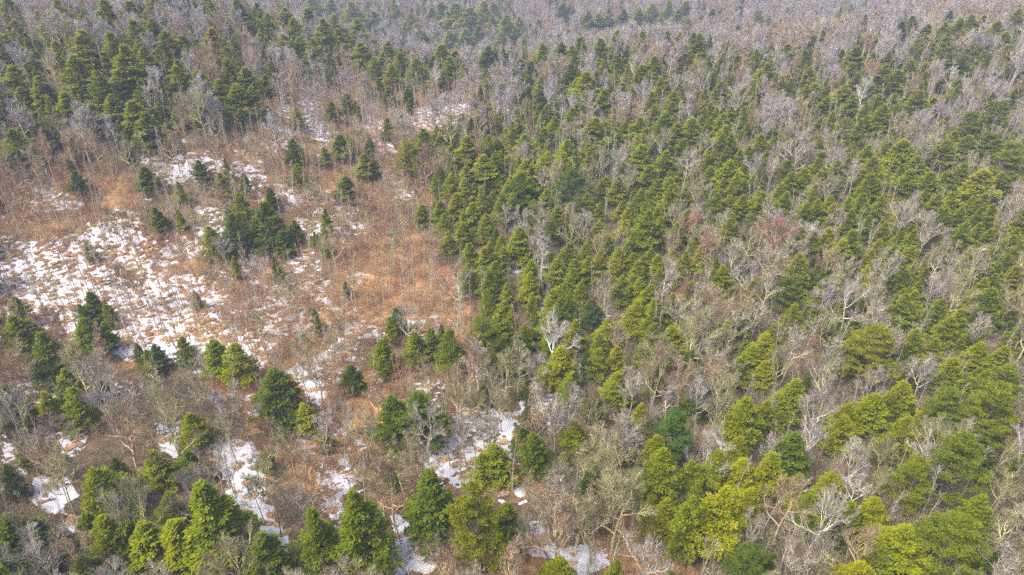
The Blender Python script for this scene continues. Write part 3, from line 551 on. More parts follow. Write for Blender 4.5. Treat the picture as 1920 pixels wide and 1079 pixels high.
# ---------------------------------------------------------------- conifers of the photograph
def stand_under(px, py, H):
    """walk down the line of sight until a tree of height H reaches it"""
    d = ray(px, py); tt = np.linspace(40, 1500, 2921)
    P = CAM + d[None] * tt[:, None]
    f = P[:, 2] - terrain(P[:, 0], P[:, 1]) - H
    k = int(np.argmax(f < 0)) if (f < 0).any() else len(tt) - 1
    lo, hi = tt[max(k - 1, 0)], tt[k]
    for _ in range(12):
        m_ = (lo + hi) / 2; P = CAM + d * m_
        if P[2] - float(terrain(P[0], P[1])) - H < 0: hi = m_
        else: lo = m_
    P = CAM + d * hi
    return P[0], P[1], hi
CON = []
for txt in (NEAR, FAR):
    for s in txt.replace('\n', '').split(';'):
        if not s: continue
        a = s.split(','); CON.append([float(v) for v in a[:4]] + [a[4]])
conifers = []
for i, (x, y, w, h, c) in enumerate(CON):
    pine = c in 'pPg'
    H = 14.0
    for _ in range(5):
        X, Y, D = stand_under(x, y, H)
        wm = w * D / FPX
        dn = (CAM[2] - 10) / math.hypot(D, 1); th = math.asin(min(.95, dn * .95))
        hc = max((h * D / FPX - .45 * wm * math.sin(th)) / math.cos(th), 1.45 * wm)
        Hn = hc * 1.12
        H = .5 * H + .5 * min(max(Hn, 7.5), 27)
    conifers.append(dict(px=x, py=y, w=w, h=h, code=c, pine=pine, X=X, Y=Y, D=D, wm=wm * (1.38 if y > 330 else 1.70), H=H))
cx = np.array([q['X'] for q in conifers]); cy = np.array([q['Y'] for q in conifers]); cr_ = np.array([q['wm'] / 2 for q in conifers])
print('conifers', len(conifers), 'wm', np.percentile([q['wm'] for q in conifers], [5, 50, 95]), 'H', np.percentile([q['H'] for q in conifers], [5, 50, 95]))
TINT = {'h': .56, 'y': .74, 'd': .26, 'b': .12, 'p': .55, 'P': .80, 'g': .16}
hem = sorted([q for q in conifers if not q['pine']], key=lambda q: -q['w'] * q['h'] - 1e5 * ((q['px'], q['py']) in {(725, 221), (555, 306), (842, 108), (1128, 72)}))
pines = [q for q in conifers if q['pine']]
rest_hem = hem[300:]; hem = hem[:300]
def place(q, P_, name):
    root = empty(name, (q['X'], q['Y'], float(ground_z(q['X'], q['Y'])) - .1), nrg.uniform(0, 6.28), (q['wm'] / (2 * P_['R']),) * 2 + (q['H'] / P_['H'],))
    q['tint'] = float(np.clip(TINT[q['code']] + nrg.normal(0, .11), 0, 1))
    root.rotation_euler.x, root.rotation_euler.y = nrg.normal(0, .028, 2)
    for nm, me, mt in P_['meshes']:
        o = link(nm, me, None, root); o['tint'] = q['tint']
    q['root'] = root; q['kind'] = name; TREES.append(q)
for i, q in enumerate(hem): place(q, HEM[nrg.integers(len(HEM))], 'hemlock_tree')
for i, q in enumerate(pines): place(q, PINE[nrg.integers(len(PINE))], 'white_pine_tree')

def points_object(name, protos, P, rot, scale, tint, which, label):
    """one mass of instanced plants: a cloud of points, each carrying its own turn, size, colour and kind"""
    pc = bpy.data.collections.new(name + '_kinds')
    for k, me in enumerate(protos):
        o = bpy.data.objects.new('%s_kind_%03d' % (name, k), me); pc.objects.link(o)
    me = bpy.data.meshes.new(name); me.vertices.add(len(P)); me.vertices.foreach_set('co', np.asarray(P, np.float32).ravel())
    for nm, ty, dat in (('rot', 'FLOAT_VECTOR', rot), ('size', 'FLOAT_VECTOR', scale), ('tint', 'FLOAT', tint), ('which', 'INT', which)):
        a = me.attributes.new(nm, ty, 'POINT')
        a.data.foreach_set('vector' if ty == 'FLOAT_VECTOR' else 'value', np.asarray(dat, np.int32 if ty == 'INT' else np.float32).ravel())
    o = bpy.data.objects.new(name, me); COL.objects.link(o)
    t = bpy.data.node_groups.new(name, 'GeometryNodeTree')
    t.interface.new_socket('Geometry', in_out='INPUT', socket_type='NodeSocketGeometry'); t.interface.new_socket('Geometry', in_out='OUTPUT', socket_type='NodeSocketGeometry')
    gi, go = t.nodes.new('NodeGroupInput'), t.nodes.new('NodeGroupOutput')
    ci = t.nodes.new('GeometryNodeCollectionInfo'); ci.inputs['Collection'].default_value = pc; ci.inputs['Separate Children'].default_value = True; ci.inputs['Reset Children'].default_value = True
    ip = t.nodes.new('GeometryNodeInstanceOnPoints'); ip.inputs['Pick Instance'].default_value = True
    def na(nm, ty):
        a = t.nodes.new('GeometryNodeInputNamedAttribute'); a.data_type = ty; a.inputs[0].default_value = nm; return a.outputs['Attribute']
    t.links.new(gi.outputs[0], ip.inputs['Points']); t.links.new(ci.outputs[0], ip.inputs['Instance'])
    t.links.new(na('which', 'INT'), ip.inputs['Instance Index'])
    er = t.nodes.new('FunctionNodeEulerToRotation'); t.links.new(na('rot', 'FLOAT_VECTOR'), er.inputs[0])
    t.links.new(er.outputs[0], ip.inputs['Rotation']); t.links.new(na('size', 'FLOAT_VECTOR'), ip.inputs['Scale'])
    t.links.new(ip.outputs[0], go.inputs[0])
    md = o.modifiers.new('scatter', 'NODES'); md.node_group = t
    o['kind'] = 'stuff'; o['label'] = label
    return o

def scatter(x0, x1, y0, y1, step, seed):
    r = np.random.default_rng(seed)
    X, Y = np.meshgrid(np.arange(x0, x1, step), np.arange(y0, y1, step))
    return X.ravel() + r.uniform(-.48, .48, X.size) * step, Y.ravel() + r.uniform(-.48, .48, X.size) * step, r
def clear_of(x, y, k, pad):
    """distance test against the conifer stems"""
    ok = np.ones(len(x), bool)
    for a in range(0, len(cx)):
        ok &= (x - cx[a]) ** 2 + (y - cy[a]) ** 2 > (cr_[a] * k + pad) ** 2
    return ok

# hemlocks too many to pick out: the smaller listed ones, dark ones lower in the stands, and the far slopes
hp = [(q['X'], q['Y'], q['wm'], q['H'], TINT[q['code']]) for q in rest_hem]
x, y, r = scatter(-560, 560, -60, 900, 5.6, 61)
z = ground_z(x, y); px, py, dep = project(np.stack([x, y, z + 9], 1))
inview = (px > -30) & (px < 1950) & (py < 1110) & (dep > 5)
opn = in_poly(OPEN, px, py + 20)
dens_n = vnoise(x / 35, y / 35, 62) * .7 + vnoise(x / 13, y / 13, 63) * .3
d = np.where(inview, 0.06, .30 * (dens_n > .42))
d = np.where(inview & (px > 900) & (py > 60), .36, d)          # small dark ones between the crowns on the right
d = np.where(inview & (px > 1100) & (py > 380), .5, d)
d = np.where(inview & (px < 400) & (py > 900), .3, d)
ul = inview & (((px < 520) & (py < 215)) | ((px < 950 - py) & (py < 120))) & (py > -20); d = np.where(ul, .65, d)
far = (y > 400)
band = (dens_n > .55) & (vnoise(x / 80, y / 80, 66) > .45)
d = np.where(far, .42 * band + .03, d)
d = np.where(opn & inview, 0, d)
core = inview & (px > 820) & (py > 90) & (py < 640) & (px > 700 + .35 * py); d = np.where(core, .55, d)
d = np.where(inview & (px < 960) & (py < 330), np.maximum(d, .30), d); d = np.where(opn & inview, .02, d)
ok = (r.uniform(0, 1, len(x)) < d) & clear_of(x, y, .8, .8)
inside = inview & ~far; core = core | ul
for a, b_, iv, co in zip(x[ok], y[ok], inside[ok], core[ok]):
    w_ = r.uniform(4.6, 7.4) if co else r.uniform(3.4, 5.2) if iv else r.uniform(4.6, 8)
    hp.append((a, b_, w_, w_ * r.uniform(1.8, 2.4) * (.72 if iv else 1), r.uniform(.40, .80) if co else r.uniform(.1, .45) if iv else r.uniform(.2, .7)))
hp = np.array(hp); n = len(hp)
wi = nrg.integers(0, len(HEM), n); Rk = np.array([q['R'] for q in HEM])
hem_whole = []
for q in HEM:
    me = q['meshes'][1][1]; hem_whole.append(me)
points_object('hemlock_forest', hem_whole, np.stack([hp[:, 0], hp[:, 1], ground_z(hp[:, 0], hp[:, 1]) - .1], 1), np.stack([0 * wi, 0 * wi, nrg.uniform(0, 6.28, n)], 1),
              np.stack([hp[:, 2] / 2 / Rk[wi], hp[:, 2] / 2 / Rk[wi], hp[:, 3] / 18], 1), np.clip(hp[:, 4] + nrg.normal(0, .07, n), 0, 1), wi,
              'many small and distant dark green hemlocks standing among the bare trees')
print('hemlock mass', n)

# ---------------------------------------------------------------- bare trees
def keeps_view(x, y, z, H, w, r, share=.85, lo=.4):
    """most leafless trees stand where they leave the evergreens of the photograph in sight"""
    px, pt, dep = project(np.stack([x, y, z + H], 1)); _, pb, _ = project(np.stack([x, y, z + lo * H], 1)); wp = w / np.maximum(dep, 1) * FPX
    bad = np.zeros(len(x), bool)
    for q in conifers:
        bad |= (dep < q['D'] + 1) & (np.abs(px - q['px']) < .30 * wp + .36 * q['w']) & (pt < q['py'] + .72 * q['h']) & (pb > q['py'])
    return ~(bad & (r.uniform(0, 1, len(x)) < share))
BARK_OF = {'r': .30, 't': .46, 'l': .60, 'g': .78, 'w': .97, 'k': .12}
bares = []
for s in BARE.replace('\n', '').split(';'):
    a = s.split(','); x, y, w, h = map(float, a[:4])
    H = 14.
    for _ in range(5):
        X, Y, D = stand_under(x, y - h * .5, H)
        wm = w * D / FPX; H = .5 * H + .5 * min(max(wm * 1.7 + 3, 11), 20)
    bares.append(dict(X=X, Y=Y, D=D, wm=wm * 1.1, H=H, px=x, py=y, w=w, h=h, code=a[4], tint=BARK_OF[a[4]], named=True))
x, y, r = scatter(-560, 560, -60, 1000, 4.9, 71)
z = ground_z(x, y); px, py, dep = project(np.stack([x, y, z + 10], 1))
inview = (px > -60) & (px < 1980) & (py < 1150) & (dep > 5)
opn = in_poly(OPEN, px, py + 20) & inview
d = np.where(opn, .22, .80)
d = np.where(inview & (px > 500) & (px < 900) & (py > 430) & (py < 640), .05, d)
d = np.where(opn & (px < 460) & (py > 430), .08, d)
ok = (r.uniform(0, 1, len(x)) < d) & clear_of(x, y, .62, 1.4)
bx = np.array([q['X'] for q in bares]); by = np.array([q['Y'] for q in bares])
for a in range(len(bx)): ok &= (x - bx[a]) ** 2 + (y - by[a]) ** 2 > 3.2 ** 2
ok &= keeps_view(x, y, z, 13 + 0 * x, 5.5, r, .9, .3)
ok &= ~((cover(SNOW, px, py + 8) > .55) & (py > 640) & (r.uniform(0, 1, len(x)) < .7))
x, y, z, px, py, dep, inview, opn = [v[ok] for v in (x, y, z, px, py, dep, inview, opn)]
n = len(x)
wm = r.uniform(4.5, 7.6, n); H = wm * r.uniform(1.5, 2.1, n) + 3; H = np.clip(H, 9, 17)
tn = np.clip(vnoise(x / 30, y / 30, 72) * .5 + r.uniform(0, .6, n), 0, 1)
tint = np.interp(tn, [0, .2, .4, .6, .8, 1], [.30, .50, .62, .74, .80, .92])
lf = inview & (px < 900) & (py > 250) & (py < 720); tint[lf] = np.interp(tn[lf], [0, 1], [.22, .62])
fr = py < 230; tint[fr] = np.where(r.uniform(0, 1, fr.sum()) < .3, .46, .86) + r.normal(0, .03, fr.sum())
size_px = wm / np.maximum(dep, 1) * FPX * inview * (px > 0) * (px < 1920) * (py > 0) * (py < 1079)
order = np.argsort(-size_px); n_ind = 300 - len(bares)
for k in order[:n_ind]:
    bares.append(dict(X=x[k], Y=y[k], D=dep[k], wm=wm[k], H=H[k], px=px[k], py=py[k], w=size_px[k], h=size_px[k], code='', tint=float(tint[k]), named=False))
bares.sort(key=lambda q: -q['w'] * q['h'])
for i, q in enumerate(bares):
    big = q['w'] > 60 and q['named']
    cands = [j for j in range(6 if i < 70 else 12) if BT[j]['style'] == ('wide' if big else BT[j]['style']) or not big]
    j = cands[int(nrg.integers(len(cands)))]; T = BT[j]
    s_ = q['wm'] / (2 * T['R']); root = empty('bare_tree', (q['X'], q['Y'], float(ground_z(q['X'], q['Y'])) - .1), nrg.uniform(0, 6.28), (s_, s_, q['H'] / T['H']))
    o = link('trunk', T['trunk'], None, root); o['tint'] = q['tint']
    if i < 70:
        for lm, tm in T['limbs']:
            o = link('limb', lm, None, root); o['tint'] = q['tint']
            o2 = link('twigs', tm, None, o); o2['tint'] = q['tint']
    else:
        o = link('crown', T['crown'], None, root); o['tint'] = q['tint']
    q['root'] = root; q['kind'] = 'bare_tree'; q['style'] = T['style']; TREES.append(q)
kk = order[n_ind:]; n = len(kk)
bare_whole = []
for q in BT:
    bm_v = q['crown']; bare_whole.append(bm_v)
wi = nrg.integers(0, 12, n); Rb = np.array([q['R'] for q in BT]); Hb = np.array([q['H'] for q in BT])
P = np.stack([x[kk], y[kk], ground_z(x[kk], y[kk]) - .1], 1)
points_object('bare_forest', bare_whole, P, np.stack([0 * wi, 0 * wi, r.uniform(0, 6.28, n)], 1),
              np.stack([wm[kk] / 2 / Rb[wi], wm[kk] / 2 / Rb[wi], H[kk] / Hb[wi]], 1), tint[kk], wi, 'leafless grey and reddish crowns of the distant broadleaf forest')
points_object('bare_stems', [q['trunk'] for q in BT], P, np.stack([0 * wi, 0 * wi, r.uniform(0, 6.28, n)], 1),
              np.stack([wm[kk] / 2 / Rb[wi], wm[kk] / 2 / Rb[wi], H[kk] / Hb[wi]], 1), tint[kk], wi, 'grey stems of the distant leafless forest')
print('bare individuals', len(bares), 'mass', n)

# ---------------------------------------------------------------- young trees and brush
x, y, r = scatter(-260, 330, 10, 420, 2.6, 81)
z = ground_z(x, y); px, py, dep = project(np.stack([x, y, z + 4], 1))
inview = (px > -80) & (px < 2000) & (py < 1150) & (dep > 5); opn = in_poly(OPEN, px, py)
d = np.where(opn, .66 * (.45 + 1.0 * vnoise(x / 9, y / 9, 82)), .22) * inview
sc_ = cover(SNOW, px, py + 10) > .7; d = np.where(sc_ & (py < 720), .9, np.where(sc_, .2, d)); d = np.where(px > 1000, .34, d)
ok = (r.uniform(0, 1, len(x)) < d) & clear_of(x, y, .4, .8)
x, y, z, px, py, dep, opn = [v[ok] for v in (x, y, z, px, py, dep, opn)]; n = len(x)
H = r.uniform(7, 13, n); kv = keeps_view(x, y, z, H, 1.5, r, .9, .1); x, y, z, px, py, dep, opn, H = [v[kv] for v in (x, y, z, px, py, dep, opn, H)]; n = len(x); sz = H / dep * (px > 0) * (px < 1920) * (py > 0) * (py < 1060)
tint = np.interp(r.uniform(0, 1, n), [0, .3, .6, 1], [.27, .42, .62, .88]); tint[~opn] = np.where(px[~opn] > 1000, r.uniform(.55, .9, (~opn).sum()), r.uniform(.3, .8, (~opn).sum()))
order = np.argsort(-sz)
wi = r.integers(0, 6, n)
for k in order[:300]:
    s_ = H[k] / 10; root = empty('young_tree', (x[k], y[k], float(ground_z(x[k], y[k])) - .1), r.uniform(0, 6.28), (s_ * 1.05, s_ * 1.05, s_))
    for nm, me, mt in YT[wi[k]]['meshes']:
        o = link(nm, me, None, root); o['tint'] = float(tint[k])
    TREES.append(dict(kind='young_tree', X=x[k], Y=y[k], D=dep[k], px=px[k], py=py[k], w=10, h=H[k] / dep[k] * FPX, H=H[k], wm=1.5, root=root, tint=float(tint[k])))
kk = order[300:]; s_ = H[kk] / 10
points_object('sapling_thicket', [q['whole'] for q in YT], np.stack([x[kk], y[kk], ground_z(x[kk], y[kk]) - .1], 1), np.stack([0 * s_, 0 * s_, r.uniform(0, 6.28, len(kk))], 1),
              np.stack([s_ * 1.05, s_ * 1.05, s_], 1), tint[kk], wi[kk], 'dense thicket of slim leafless saplings across the snowy clearing and woods')
print('young', n)
BR = [brush_clump(500 + k) for k in range(5)]; bm_ = [g.mesh('brush') for g in BR]
LM = [litter_mound(520 + k).mesh('litter') for k in range(3)]
for me in bm_ + LM: me.materials.append(M['brush'])
x, y, r = scatter(-300, 360, 10, 480, 1.9, 91)
z = ground_z(x, y); px, py, dep = project(np.stack([x, y, z + 1], 1))
inview = (px > -80) & (px < 2000) & (py < 1150) & (dep > 5); opn = in_poly(OPEN, px, py)
sn = cover(SNOW, px, py) > .5; ru = cover(RUST, px, py)
d = np.where(opn, .7, .38); d = np.where(sn, .16, d); d = np.where(px > 1100, .6, d) * inview; gr = (px > 950)
ok = r.uniform(0, 1, len(x)) < d
x, y, opn, ru, sn, gr = x[ok], y[ok], opn[ok], ru[ok], sn[ok], gr[ok]; n = len(x); s_ = r.uniform(.6, 1.5, n) * np.where(sn, .6, 1)
points_object('undergrowth', bm_, np.stack([x, y, ground_z(x, y) - .05], 1), np.stack([0 * s_, 0 * s_, r.uniform(0, 6.28, n)], 1), np.stack([s_, s_, s_], 1),
              np.clip(np.where(ru > .3, .42, np.where(gr, 1.08, .62)) + r.normal(0, .2, n), 0, 1), r.integers(0, 5, n), 'reddish brown twiggy brush growing low between the trees')
x, y, r = scatter(-150, 60, 30, 290, 2.1, 95)
px, py, dep = project(np.stack([x, y, ground_z(x, y)], 1)); sn = cover(SNOW, px, py) > .3
ok = sn & (r.uniform(0, 1, len(x)) < np.where(py > 640, .40, .85)); x, y = x[ok], y[ok]; n = len(x); s_ = r.uniform(.4, 1.15, n)
points_object('leaf_litter', LM, np.stack([x, y, ground_z(x, y) + .06], 1), np.stack([0 * s_, 0 * s_, r.normal(0, .6, n)], 1), np.stack([s_ * 1.2, s_ * .9, s_], 1),
              np.clip(.45 + r.normal(0, .15, n), 0, 1), r.integers(0, 3, n), 'brown heaps of dead leaves poking through the snow')

# ---------------------------------------------------------------- haze
bm0 = bpy.data.meshes.new('haze')
x0, x1, y0, y1, z0, z1 = -1000, 1000, -250, 1500, float(GZ.min()) - 1, max(float(GZ.max()) + 22, 100)
Vh = [(x0, y0, z0), (x1, y0, z0), (x1, y1, z0), (x0, y1, z0), (x0, y0, z1), (x1, y0, z1), (x1, y1, z1), (x0, y1, z1)]
bm0.from_pydata(Vh, [], [(0, 3, 2, 1), (4, 5, 6, 7), (0, 1, 5, 4), (1, 2, 6, 5), (2, 3, 7, 6), (3, 0, 4, 7)])
HAZE = bpy.data.materials.new('haze'); HAZE.use_nodes = True; t = HAZE.node_tree
t.nodes.remove(t.nodes['Principled BSDF'])
pv = t.nodes.new('ShaderNodeVolumePrincipled'); pv.inputs['Color'].default_value = (.66, .75, 1, 1); pv.inputs['Density'].default_value = .00028; pv.inputs['Anisotropy'].default_value = .0
t.links.new(pv.outputs[0], t.nodes['Material Output'].inputs['Volume'])
hz = link('haze', bm0, HAZE); hz['kind'] = 'stuff'
# ---------------------------------------------------------------- fallen and leaning dead stems seen on the snow
def dead_stem(px0, py0, px1, py1, r, lift, tint, label, name='fallen_log', category='fallen log'):
    a = stand_under(px0, py0, .15); b_ = stand_under(px1, py1, lift + .15)
    A = np.array([a[0], a[1], float(ground_z(a[0], a[1])) + r * .8]); B = np.array([b_[0], b_[1], float(ground_z(b_[0], b_[1])) + r * .8 + lift])
    L = float(np.linalg.norm(B - A)); rs = np.random.default_rng(int(px0)); g = Geo(); k = 9; s = np.linspace(0, 1, k)
    root = empty(name, A, 0, (1, 1, 1))
    P = (B - A)[None] * s[:, None] + rs.normal(0, .05, (k, 3)) * np.array([1, 1, .4]); P[0] = 0
    R = r * (1 - .62 * s); tubes(g, P[None], R[None], 8, .5)
    cap = np.concatenate([P[:1], P[:1] + 0]); 
    for e, rr in ((0, R[0]), (-1, R[-1])):          # broken ends
        ring = g.V[0].reshape(k, 8, 3)[e]; c = ring.mean(0) + (P[e] - P[e - 1 if e else 1]) * .03
        g.add(np.concatenate([ring, c[None]]), T=[(i, (i + 1) % 8, 8) for i in range(8)], a=.9)
    tr = link('trunk', g.mesh('log_trunk', True), M['bark'], root); tr['tint'] = tint
    for q in range(4):
        g2 = Geo(); i = 2 + q + rs.integers(0, 2); d = norm(rs.normal(0, 1, 3) + (B - A) / L * .8 + np.array([0, 0, .9])); l = rs.uniform(.5, 1.6)
        tubes(g2, np.stack([P[i], P[i] + d * l * .5, P[i] + d * l + rs.normal(0, .1, 3)])[None], np.array([[.07, .045, .02]]) * (r / .2) , 5, .6)
        o = link('branch_stub', g2.mesh('branch_stub', True), M['bark'], root); o['tint'] = tint
    cat(root, label, category, 'dead trunks lying on the snow and leaves')
dead_stem(1038, 1062, 1004, 1010, .24, 2.2, .05, 'dark dead trunk leaning over the white snow patch beside the lichen-green bare tree')
dead_stem(70, 944, 104, 936, .30, .1, .10, 'dark log lying across the small snow patch in the lower left woods')
dead_stem(752, 1068, 772, 1040, .18, .3, .86, 'pale grey log on the snow in front of the tall narrow hemlock')
dead_stem(470, 905, 452, 885, .16, .2, .22, 'brown log lying on the long snow strip above the big hemlock clump')

# ---------------------------------------------------------------- what each tree is called
LAND = [  # kind, where, its own label, how neighbours refer to it
 ('white_pine_tree', 895, 919, 'big fluffy yellow-green pine at the foot of the snowy gully', 'the big fluffy yellow-green pine'),
 ('hemlock_tree', 802, 880, 'tall narrow dark hemlock with pointed tip beside the big fluffy yellow-green pine', 'the tall narrow hemlock'),
 ('hemlock_tree', 675, 921, 'broad dark green hemlock between two snow strips at the bottom edge', 'the broad hemlock between snow strips'),
 ('hemlock_tree', 383, 913, 'largest hemlock of the lower clump, its crown beside the long white snow strip', 'the largest hemlock beside the snow strip'),
 ('hemlock_tree', 185, 973, 'tapered olive hemlock at the outer end of the lower hemlock clump', 'the tapered hemlock ending the lower clump'),
 ('white_pine_tree', 1275, 775, 'deep bluish green pine with soft flat boughs, unlike its yellower neighbours', 'the deep bluish green pine'),
 ('white_pine_tree', 1410, 1028, 'low dark green pine under the pale twin-stemmed bare tree', 'the low dark green pine'),
 ('white_pine_tree', 1815, 822, 'largest tiered pine in the lower corner stand, many stacked tufts', 'the largest tiered pine'),
 ('white_pine_tree', 1812, 985, 'round bright green pine alone in the lower corner clearing', 'the round bright corner pine'),
 ('white_pine_tree', 1655, 612, 'wide bright green pine with spreading flat boughs among darker hemlocks', 'the wide bright spreading pine'),
 ('white_pine_tree', 1480, 522, 'feathery green pine with a sharp tip beside the bleached bare tree', 'the feathery sharp-tipped pine'),
 ('hemlock_tree', 1355, 915, 'bulky yellowish hemlock with rounded clumps near the twin-stemmed bare tree', 'the bulky yellowish hemlock'),
 ('white_pine_tree', 1078, 318, 'deep green pine standing out in the middle of the olive hemlock stand', 'the deep green mid-stand pine'),
 ('white_pine_tree', 766, 266, 'bright rounded pine at the tip of the stand where the clearing narrows', 'the rounded pine at the stand tip'),
 ('hemlock_tree', 1005, 811, 'dark egg-shaped hemlock at the side of the bright snow strip', 'the dark egg-shaped hemlock'),
 ('hemlock_tree', 787, 738, 'wide dark hemlock with a grey bare tree against its front', 'the wide dark hemlock behind grey branches'),
 ('hemlock_tree', 513, 694, 'large dark hemlock alone at the top of the diagonal snow strip', 'the large hemlock by the diagonal snow'),
 ('hemlock_tree', 843, 617, 'tall pointed hemlock at the foot of the rust-brown clearing', 'the tall hemlock below the rusty clearing'),
 ('white_pine_tree', 913, 600, 'dome-topped light green pine at the foot of the rust-brown clearing', 'the dome-topped pine'),
 ('hemlock_tree', 653, 684, 'small lone dark hemlock on orange leaves beside the diagonal snow strip', 'the lone hemlock on orange leaves'),
 ('hemlock_tree', 338, 632, 'small pointed hemlock standing alone on the lower rim of the snow field', 'the pointed hemlock on the snow rim'),
 ('hemlock_tree', 158, 596, 'dark spreading hemlock rising from the lower side of the snow field', 'the spreading hemlock in the snow field'),
 ('hemlock_tree', 68, 625, 'broad dark hemlock at the snow field edge near the picture border', 'the broad hemlock by the snow edge'),
 ('hemlock_tree', 497, 380, 'widest dark hemlock in the island clump above the snow field', 'the widest hemlock of the island clump'),
 ('hemlock_tree', 725, 221, 'slim dark lone hemlock beside the upper snow patch', 'the slim lone hemlock by upper snow'),
 ('hemlock_tree', 683, 288, 'dark hemlock standing free in the narrow upper clearing', 'the hemlock in the narrow clearing'),
 ('hemlock_tree', 555, 306, 'small dark hemlock alone among saplings above the island clump', 'the small hemlock above the island clump'),
 ('white_pine_tree', 1425, 22, 'lone two-tiered pine high on the far purple-grey slope', 'the lone pine on the far slope'),
 ('white_pine_tree', 1780, 72, 'blocky yellow-green pine in the distant upper stand', 'the blocky yellow pine far off'),
 ('hemlock_tree', 133, 104, 'wide yellowish hemlock on the shaded upper hillside', 'the wide yellowish hillside hemlock'),
 ('hemlock_tree', 392, 54, 'round-headed hemlock alone in grey woods on the upper hillside', 'the round-headed hillside hemlock'),
 ('hemlock_tree', 248, 190, 'dark hemlock at the lower border of the hillside stand, above bare trees', 'the hemlock bordering the hillside stand'),
 ('hemlock_tree', 470, 163, 'dark hemlock on the near corner of the upper hillside stand', 'the dark hillside corner hemlock'),
 ('hemlock_tree', 780, 110, 'broad hemlock on the ridge above the upper snow patches', 'the broad hemlock on the ridge'),
 ('hemlock_tree', 842, 108, 'dull dark hemlock group leader on the far ridge shoulder', 'the dull hemlock on the ridge shoulder'),
 ('hemlock_tree', 1128, 72, 'broad hemlock in the far stand below the purple-grey valley', 'the broad hemlock below the valley'),
 ('hemlock_tree', 1117, 220, 'wide olive hemlock in the upper middle of the big stand', 'the wide upper-middle hemlock'),
 ('hemlock_tree', 1370, 302, 'wide hemlock surrounded by grey bare crowns in the upper stand', 'the wide hemlock among grey crowns'),
 ('hemlock_tree', 1640, 295, 'broad hemlock behind pale bare crowns toward the far side', 'the broad hemlock behind pale crowns'),
 ('hemlock_tree', 1700, 262, 'bushy hemlock above a band of grey bare trees', 'the bushy hemlock above grey trees'),
 ('hemlock_tree', 1727, 170, 'layered dark hemlock alone amid grey crowns in the upper stand', 'the layered hemlock amid grey crowns'),
 ('white_pine_tree', 1905, 268, 'large tufted pine at the far edge of the stand', 'the large tufted edge pine'),
 ('hemlock_tree', 1216, 395, 'tallest steep-sided hemlock in the middle of the big stand', 'the tallest mid-stand hemlock'),
 ('hemlock_tree', 972, 427, 'neat cone-shaped hemlock near the rust-brown clearing rim', 'the neat cone-shaped hemlock'),
 ('hemlock_tree', 1192, 565, 'large regular cone-shaped hemlock with dark woods behind it', 'the large regular hemlock'),
 ('hemlock_tree', 1050, 650, 'wide many-tipped hemlock below the bleached low tree', 'the wide many-tipped hemlock'),
 ('hemlock_tree', 1498, 477, 'bushy broad hemlock above the feathery pine', 'the bushy hemlock above the feathery pine'),
 ('hemlock_tree', 1860, 540, 'tall heavy hemlock at the outer side of the dense stand', 'the tall heavy outer hemlock'),
 ('hemlock_tree', 1602, 433, 'rounded broad hemlock behind the bleached bare tree', 'the rounded hemlock behind bleached branches'),
 ('hemlock_tree', 1710, 783, 'pointed olive hemlock in front of the bright corner pines', 'the pointed olive hemlock'),
 ('hemlock_tree', 1403, 749, 'broad pyramid hemlock right behind the deep bluish green pine', 'the broad pyramid hemlock'),
 ('hemlock_tree', 1497, 812, 'dense dark hemlock beside the white-twigged tree', 'the dense dark hemlock'),
 ('bare_tree', 1613, 545, 'bleached white bare tree with wide forking limbs in a dark gap', 'the bleached forking tree'),
 ('bare_tree', 1165, 940, 'large lichen-green bare tree with a tall pale trunk over brown leaves', 'the large lichen-green bare tree'),
 ('bare_tree', 1490, 965, 'huge tan bare tree with twin spreading stems in front of dark hemlocks', 'the huge twin-stemmed bare tree'),
 ('bare_tree', 1530, 655, 'pinkish fine-twigged bare tree above the bright stand', 'the pinkish fine-twigged tree'),
 ('bare_tree', 1310, 620, 'greenish wide bare tree in the broken middle of the stand', 'the greenish wide bare tree'),
 ('bare_tree', 1045, 612, 'low bleached bare tree with crooked horizontal limbs', 'the low crooked bleached tree'),
 ('bare_tree', 1527, 815, 'white-twigged fan-shaped bare tree beside a dense dark hemlock', 'the white fan-shaped tree'),
 ('bare_tree', 722, 905, 'grey fan-shaped bare tree over orange leaves between the dark hemlocks', 'the grey fan tree over orange leaves'),
 ('bare_tree', 222, 935, 'spreading green-tinged bare tree behind the lower hemlock clump', 'the spreading green-tinged bare tree'),
 ('bare_tree', 133, 240, 'pale upright bare tree on the dim lower hillside', 'the pale upright hillside tree'),
 ('bare_tree', 360, 180, 'wide lichen-covered bare tree among hillside hemlocks', 'the wide lichen-covered hillside tree'),
 ('bare_tree', 1505, 250, 'low wide pale bare crown in the upper stand', 'the low wide pale crown'),
]
NOUN = {'hemlock_tree': 'hemlock', 'white_pine_tree': 'pine', 'bare_tree': 'bare tree', 'young_tree': 'sapling'}
GROUP = {'hemlock_tree': 'hemlocks scattered through the winter forest', 'white_pine_tree': 'pines rising above the hemlocks', 'bare_tree': 'leafless broadleaf trees of the forest', 'young_tree': 'slim leafless saplings among the larger trees'}
CATG = {'hemlock_tree': 'evergreen tree', 'white_pine_tree': 'pine tree', 'bare_tree': 'leafless tree', 'young_tree': 'sapling'}
ORD = 'first second third fourth fifth sixth seventh eighth ninth tenth eleventh twelfth thirteenth fourteenth fifteenth sixteenth seventeenth eighteenth nineteenth twentieth twenty-first twenty-second twenty-third twenty-fourth twenty-fifth twenty-sixth twenty-seventh twenty-eighth'.split()
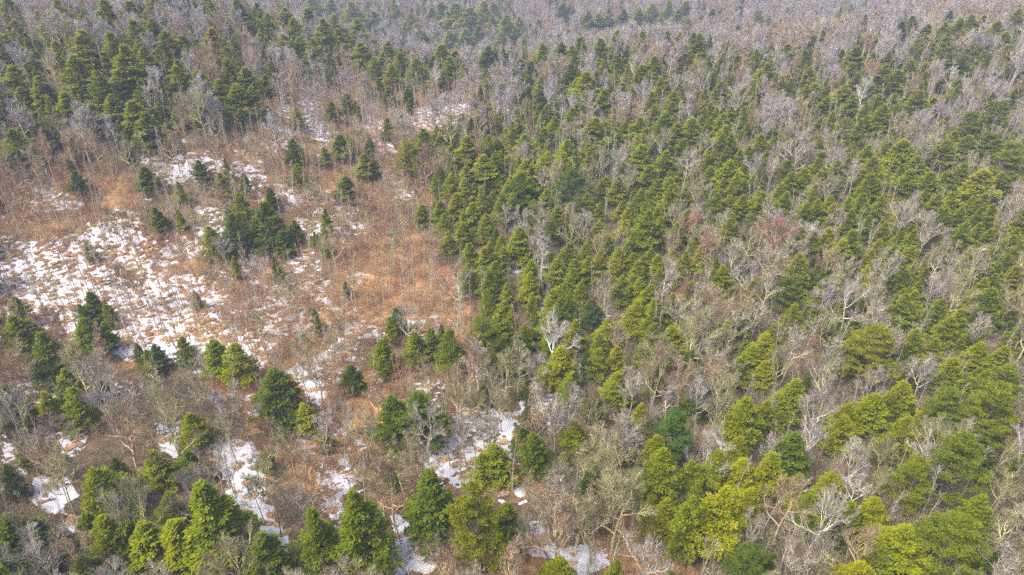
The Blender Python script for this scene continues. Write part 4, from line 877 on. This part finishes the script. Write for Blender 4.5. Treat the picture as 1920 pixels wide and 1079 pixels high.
# every tree's middle as it stands in the picture
for q in TREES:
    a, b_, _ = project(np.array([q['X'], q['Y'], float(ground_z(q['X'], q['Y'])) + q['H'] * .7])); q['mx'], q['my'] = float(a), float(b_)
def look(q):
    k = q['kind']; t_ = q['tint']; big = q['H']
    if k == 'hemlock_tree':
        c = 'grey-green' if t_ < .17 else 'dark green' if t_ < .42 else 'olive green' if t_ < .69 else 'yellow-green'
        s = q['wm'] / max(q['H'], 1); f = 'slim' if s < .62 else 'broad' if s > .84 else 'cone-shaped'
    elif k == 'white_pine_tree':
        c = 'deep green' if t_ < .3 else 'mid green' if t_ < .7 else 'bright yellow-green'; f = 'tall' if big > 15 else 'small'
    elif k == 'bare_tree':
        c = 'dark brown' if t_ < .2 else 'reddish' if t_ < .37 else 'tan' if t_ < .52 else 'greenish' if t_ < .67 else 'pale grey' if t_ < .92 else 'bleached white'
        f = {'wide': 'spreading', 'tall': 'upright', 'round': 'rounded'}[q['style']]
    else:
        c = 'reddish' if t_ < .37 else 'tan' if t_ < .52 else 'greenish' if t_ < .67 else 'pale grey'; f = 'tall' if q['H'] > 10 else 'short'
    return f + ' ' + c
marks = []
for kind, lx, ly, lab, short in LAND:
    pool = [q for q in TREES if q['kind'] == kind and 'label' not in q]
    q = min(pool, key=lambda q: (q['px'] - lx) ** 2 + (q['py'] - ly) ** 2)
    if math.hypot(q['px'] - lx, q['py'] - ly) > 12: print('landmark not among the single trees', short, lx, ly); continue
    q['label'] = lab; q['short'] = short; marks.append(q)
bins = {}
for q in TREES:
    if 'label' in q: continue
    best = None
    for m_ in marks:
        dx, dy = q['mx'] - m_['mx'], q['my'] - m_['my']; dd = math.hypot(dx, dy * 1.2)
        if best is None or dd < best[0]: best = (dd, m_, dx, dy)
    dd, m_, dx, dy = best
    if abs(dx) > abs(dy) * 1.1: way = 'left of' if dx < 0 else 'right of'
    else: way = 'behind' if dy < 0 else 'in front of'
    bins.setdefault((q['kind'], id(m_), way), []).append((dd, q, m_))
worst = 0
for (kind, _, way), lst in bins.items():
    lst.sort(key=lambda v: v[0]); worst = max(worst, len(lst))
    for i, (dd, q, m_) in enumerate(lst):
        q['label'] = '%s%s %s %s, %s' % ('' if len(lst) == 1 else ORD[min(i, 27)] + ' ', NOUN[kind], way, m_['short'], look(q))
print('longest row of neighbours', worst, 'labels', len({q['label'] for q in TREES}), 'of', len(TREES), 'words', max(len(q['label'].split()) for q in TREES))
for q in TREES: cat(q['root'], q['label'], CATG[q['kind']], GROUP[q['kind']])
